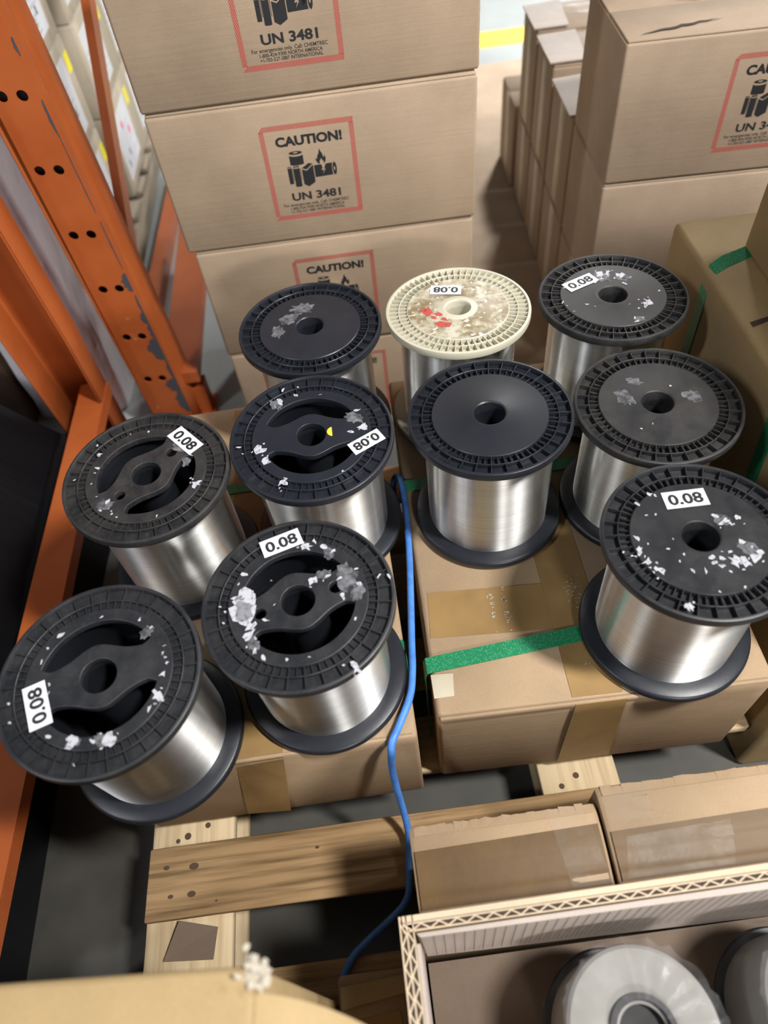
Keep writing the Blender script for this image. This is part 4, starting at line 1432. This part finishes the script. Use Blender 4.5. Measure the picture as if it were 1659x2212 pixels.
# pale inner liner with vertical crease lines
k = MB()
k.hexa([(OX0 + 0.024, OY1 - 0.032, OZ - 0.16), (OX1 - 0.02, OY1 - 0.034, OZ - 0.24), (OX1 - 0.02, OY1 - 0.024, OZ - 0.24), (OX0 + 0.02, OY1 - 0.0235, OZ - 0.16)],
       [(OX0 + 0.022, OY1 - 0.028, OZ - 0.004), (OX1 - 0.02, OY1 - 0.028, OZ - 0.003), (OX1 - 0.02, OY1 - 0.0195, OZ - 0.003), (OX0 + 0.018, OY1 - 0.0235, OZ - 0.004)])
ln = k.build('inner_liner', CARD_LIGHT, oc)
k = MB()
for j in range(46):
    x = OX0 + 0.036 + j * 0.0118
    if x > OX1 - 0.03:
        break
    k.poly([(x, OY1 - 0.0283, OZ - 0.006), (x + 0.0009, OY1 - 0.0283, OZ - 0.006), (x + 0.0009, OY1 - 0.0333, OZ - 0.15), (x, OY1 - 0.0333, OZ - 0.15)])
k.build('crease_line', mat('liner_crease', (0.16, 0.13, 0.11), 0.9), ln)
k = MB()
k.box((OX0 + 0.0165, OY0, OZ - 0.13), (OX0 + 0.021, OY1 - 0.034, OZ - 0.003))
k.build('inner_liner', CARD_LIGHT, oc)
# brown pad the wrapped spools stand on
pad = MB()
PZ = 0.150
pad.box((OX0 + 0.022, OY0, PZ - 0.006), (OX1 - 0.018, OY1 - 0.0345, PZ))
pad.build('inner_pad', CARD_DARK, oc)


def wrapped(label, x, y):
    t = thing('wrapped_spool', label, 'wrapped spool', (x, y, DZ + 0.001 + PZ + 0.0005), 0, 'film-wrapped white spools')
    k = MB()
    k.lathe([(0.02, 0.0), (0.093, 0.0), (0.095, 0.002), (0.095, 0.008), (0.093, 0.010), (0.02, 0.010)], 72, True, close=True)
    k.build('bottom_flange', BLK, t)
    k = MB()
    k.lathe([(0.026, 0.155), (0.030, 0.158), (0.079, 0.160), (0.083, 0.157), (0.0845, 0.150), (0.085, 0.0105), (0.03, 0.0105)], 96, True)
    k.build('yarn_winding', FOAM, t)
    k = MB()
    k.lathe([(0.037, 0.156), (0.0365, 0.163), (0.030, 0.1635), (0.027, 0.146), (0.026, 0.01)], 48, True)
    k.lathe([(0.0272, 0.144), (0.0, 0.143)], 24)
    k.build('core', GREYPLATE, t)
    # crinkled clear bag: pleated surface of revolution
    k = MB()
    n, rings = 72, 9
    rn = random.Random(int(x * 100))
    ph = [rn.uniform(-1, 1) for _ in range(n)]
    prof = [(0.099, 0.004), (0.099, 0.04), (0.097, 0.09), (0.094, 0.135), (0.089, 0.165), (0.074, 0.1685), (0.06, 0.1675), (0.04, 0.1695), (0.028, 0.171)]
    vs_ = []
    for j, (r, zz) in enumerate(prof):
        for i in range(n):
            a = 2 * PI * i / n
            q = r + (0.003 * ph[i] if j < 5 else 0.002 * ph[i])
            vs_.append((q * math.cos(a), q * math.sin(a), zz + (0.0025 * ph[(i * 5) % n] if j > 3 else 0)))
    fs_ = [(j * n + i, j * n + (i + 1) % n, (j + 1) * n + (i + 1) % n, (j + 1) * n + i) for j in range(rings - 1) for i in range(n)]
    k.add(vs_, fs_, True)
    b = k.build('plastic_bag', FILM, t)
    b['label'] = 'crinkled clear plastic bag'
    return t


wrapped('white wound spool in a clear bag, inside the open carton nearest its left side', 0.203, -0.005)
wrapped('white wound spool in a clear bag, inside the open carton at the right edge', 0.425, -0.007)

# tan carton, left foreground (very near the camera)
nc = carton('tan_carton', 'blurry tan carton in the left foreground with a frayed corner', (-0.72, -0.42, DZ + 0.0005), (0.540, 0.497, 0.35 - DZ), CARD_TAN, math.radians(-3.2), None, 0.006, 8, 0.0, flaps=False)
nc.location = (-0.72, -0.392, DZ + 0.0005)
k = MB()
rows = []
hz = 0.35 - DZ
for j in range(13):
    a = j / 12
    x = 0.540 + 0.135 * a
    zc = hz - 0.004 - 0.10 * a ** 1.5
    yb = 0.478 - 0.012 * a - 0.045 * a ** 2
    rows.append([(x, yb, zc), (x, -0.02, zc - 0.0), (x, -0.02, zc - 0.005), (x, yb, zc - 0.005)])
vs = [p for r in rows for p in r]
fs = [(4 * j + i, 4 * j + (i + 1) % 4, 4 * j + 4 + (i + 1) % 4, 4 * j + 4 + i) for j in range(12) for i in range(4)]
fs += [(0, 1, 2, 3), tuple(48 + i for i in (3, 2, 1, 0))]
k.add(vs, fs, True)
k.build('side_flap', CARD_TAN, nc)
k = MB()
rn = random.Random(2)
for j in range(26):
    x, y, zz = 0.540 + rn.gauss(0, 0.004), 0.490 + rn.gauss(0, 0.007), hz + rn.gauss(0, 0.003)
    blob(k, rn, x, y, rn.uniform(0.003, 0.006), zz, 7, 0.4)
k.build('frayed_corner', mat('frayed_paper', (0.46, 0.41, 0.33), 0.9), nc)

# low carton with torn flaps between the tan carton and the open carton
lc = carton('torn_carton', 'low brown carton with torn taped flap, between the tan and the open carton', (-0.148, -0.40, DZ + 0.0005), (0.092, 0.498, 0.16), CARD_PALLET, 0, None, 0.006, 6, 0.002, flaps=False)
k = MB()
k.slab([(0.004, 0.485, 0.1602), (0.088, 0.49, 0.1602), (0.092, 0.470, 0.1602), (0.004, 0.460, 0.1602)], (0, 0.05, 1), 0.004)
k.build('torn_flap', CARD_TAN, lc)
tape(lc, [(0.0, 0.385, 0.1608), (0.085, 0.385, 0.1608), (0.080, 0.452, 0.1608), (0.0, 0.445, 0.1608)], TAPE, name='tape_strip')

# lift the whole place so that the floor is z = 0
for o in SC.objects:
    if o.parent is None and o.type in {'MESH', 'EMPTY'}:
        o.location.z += LIFT
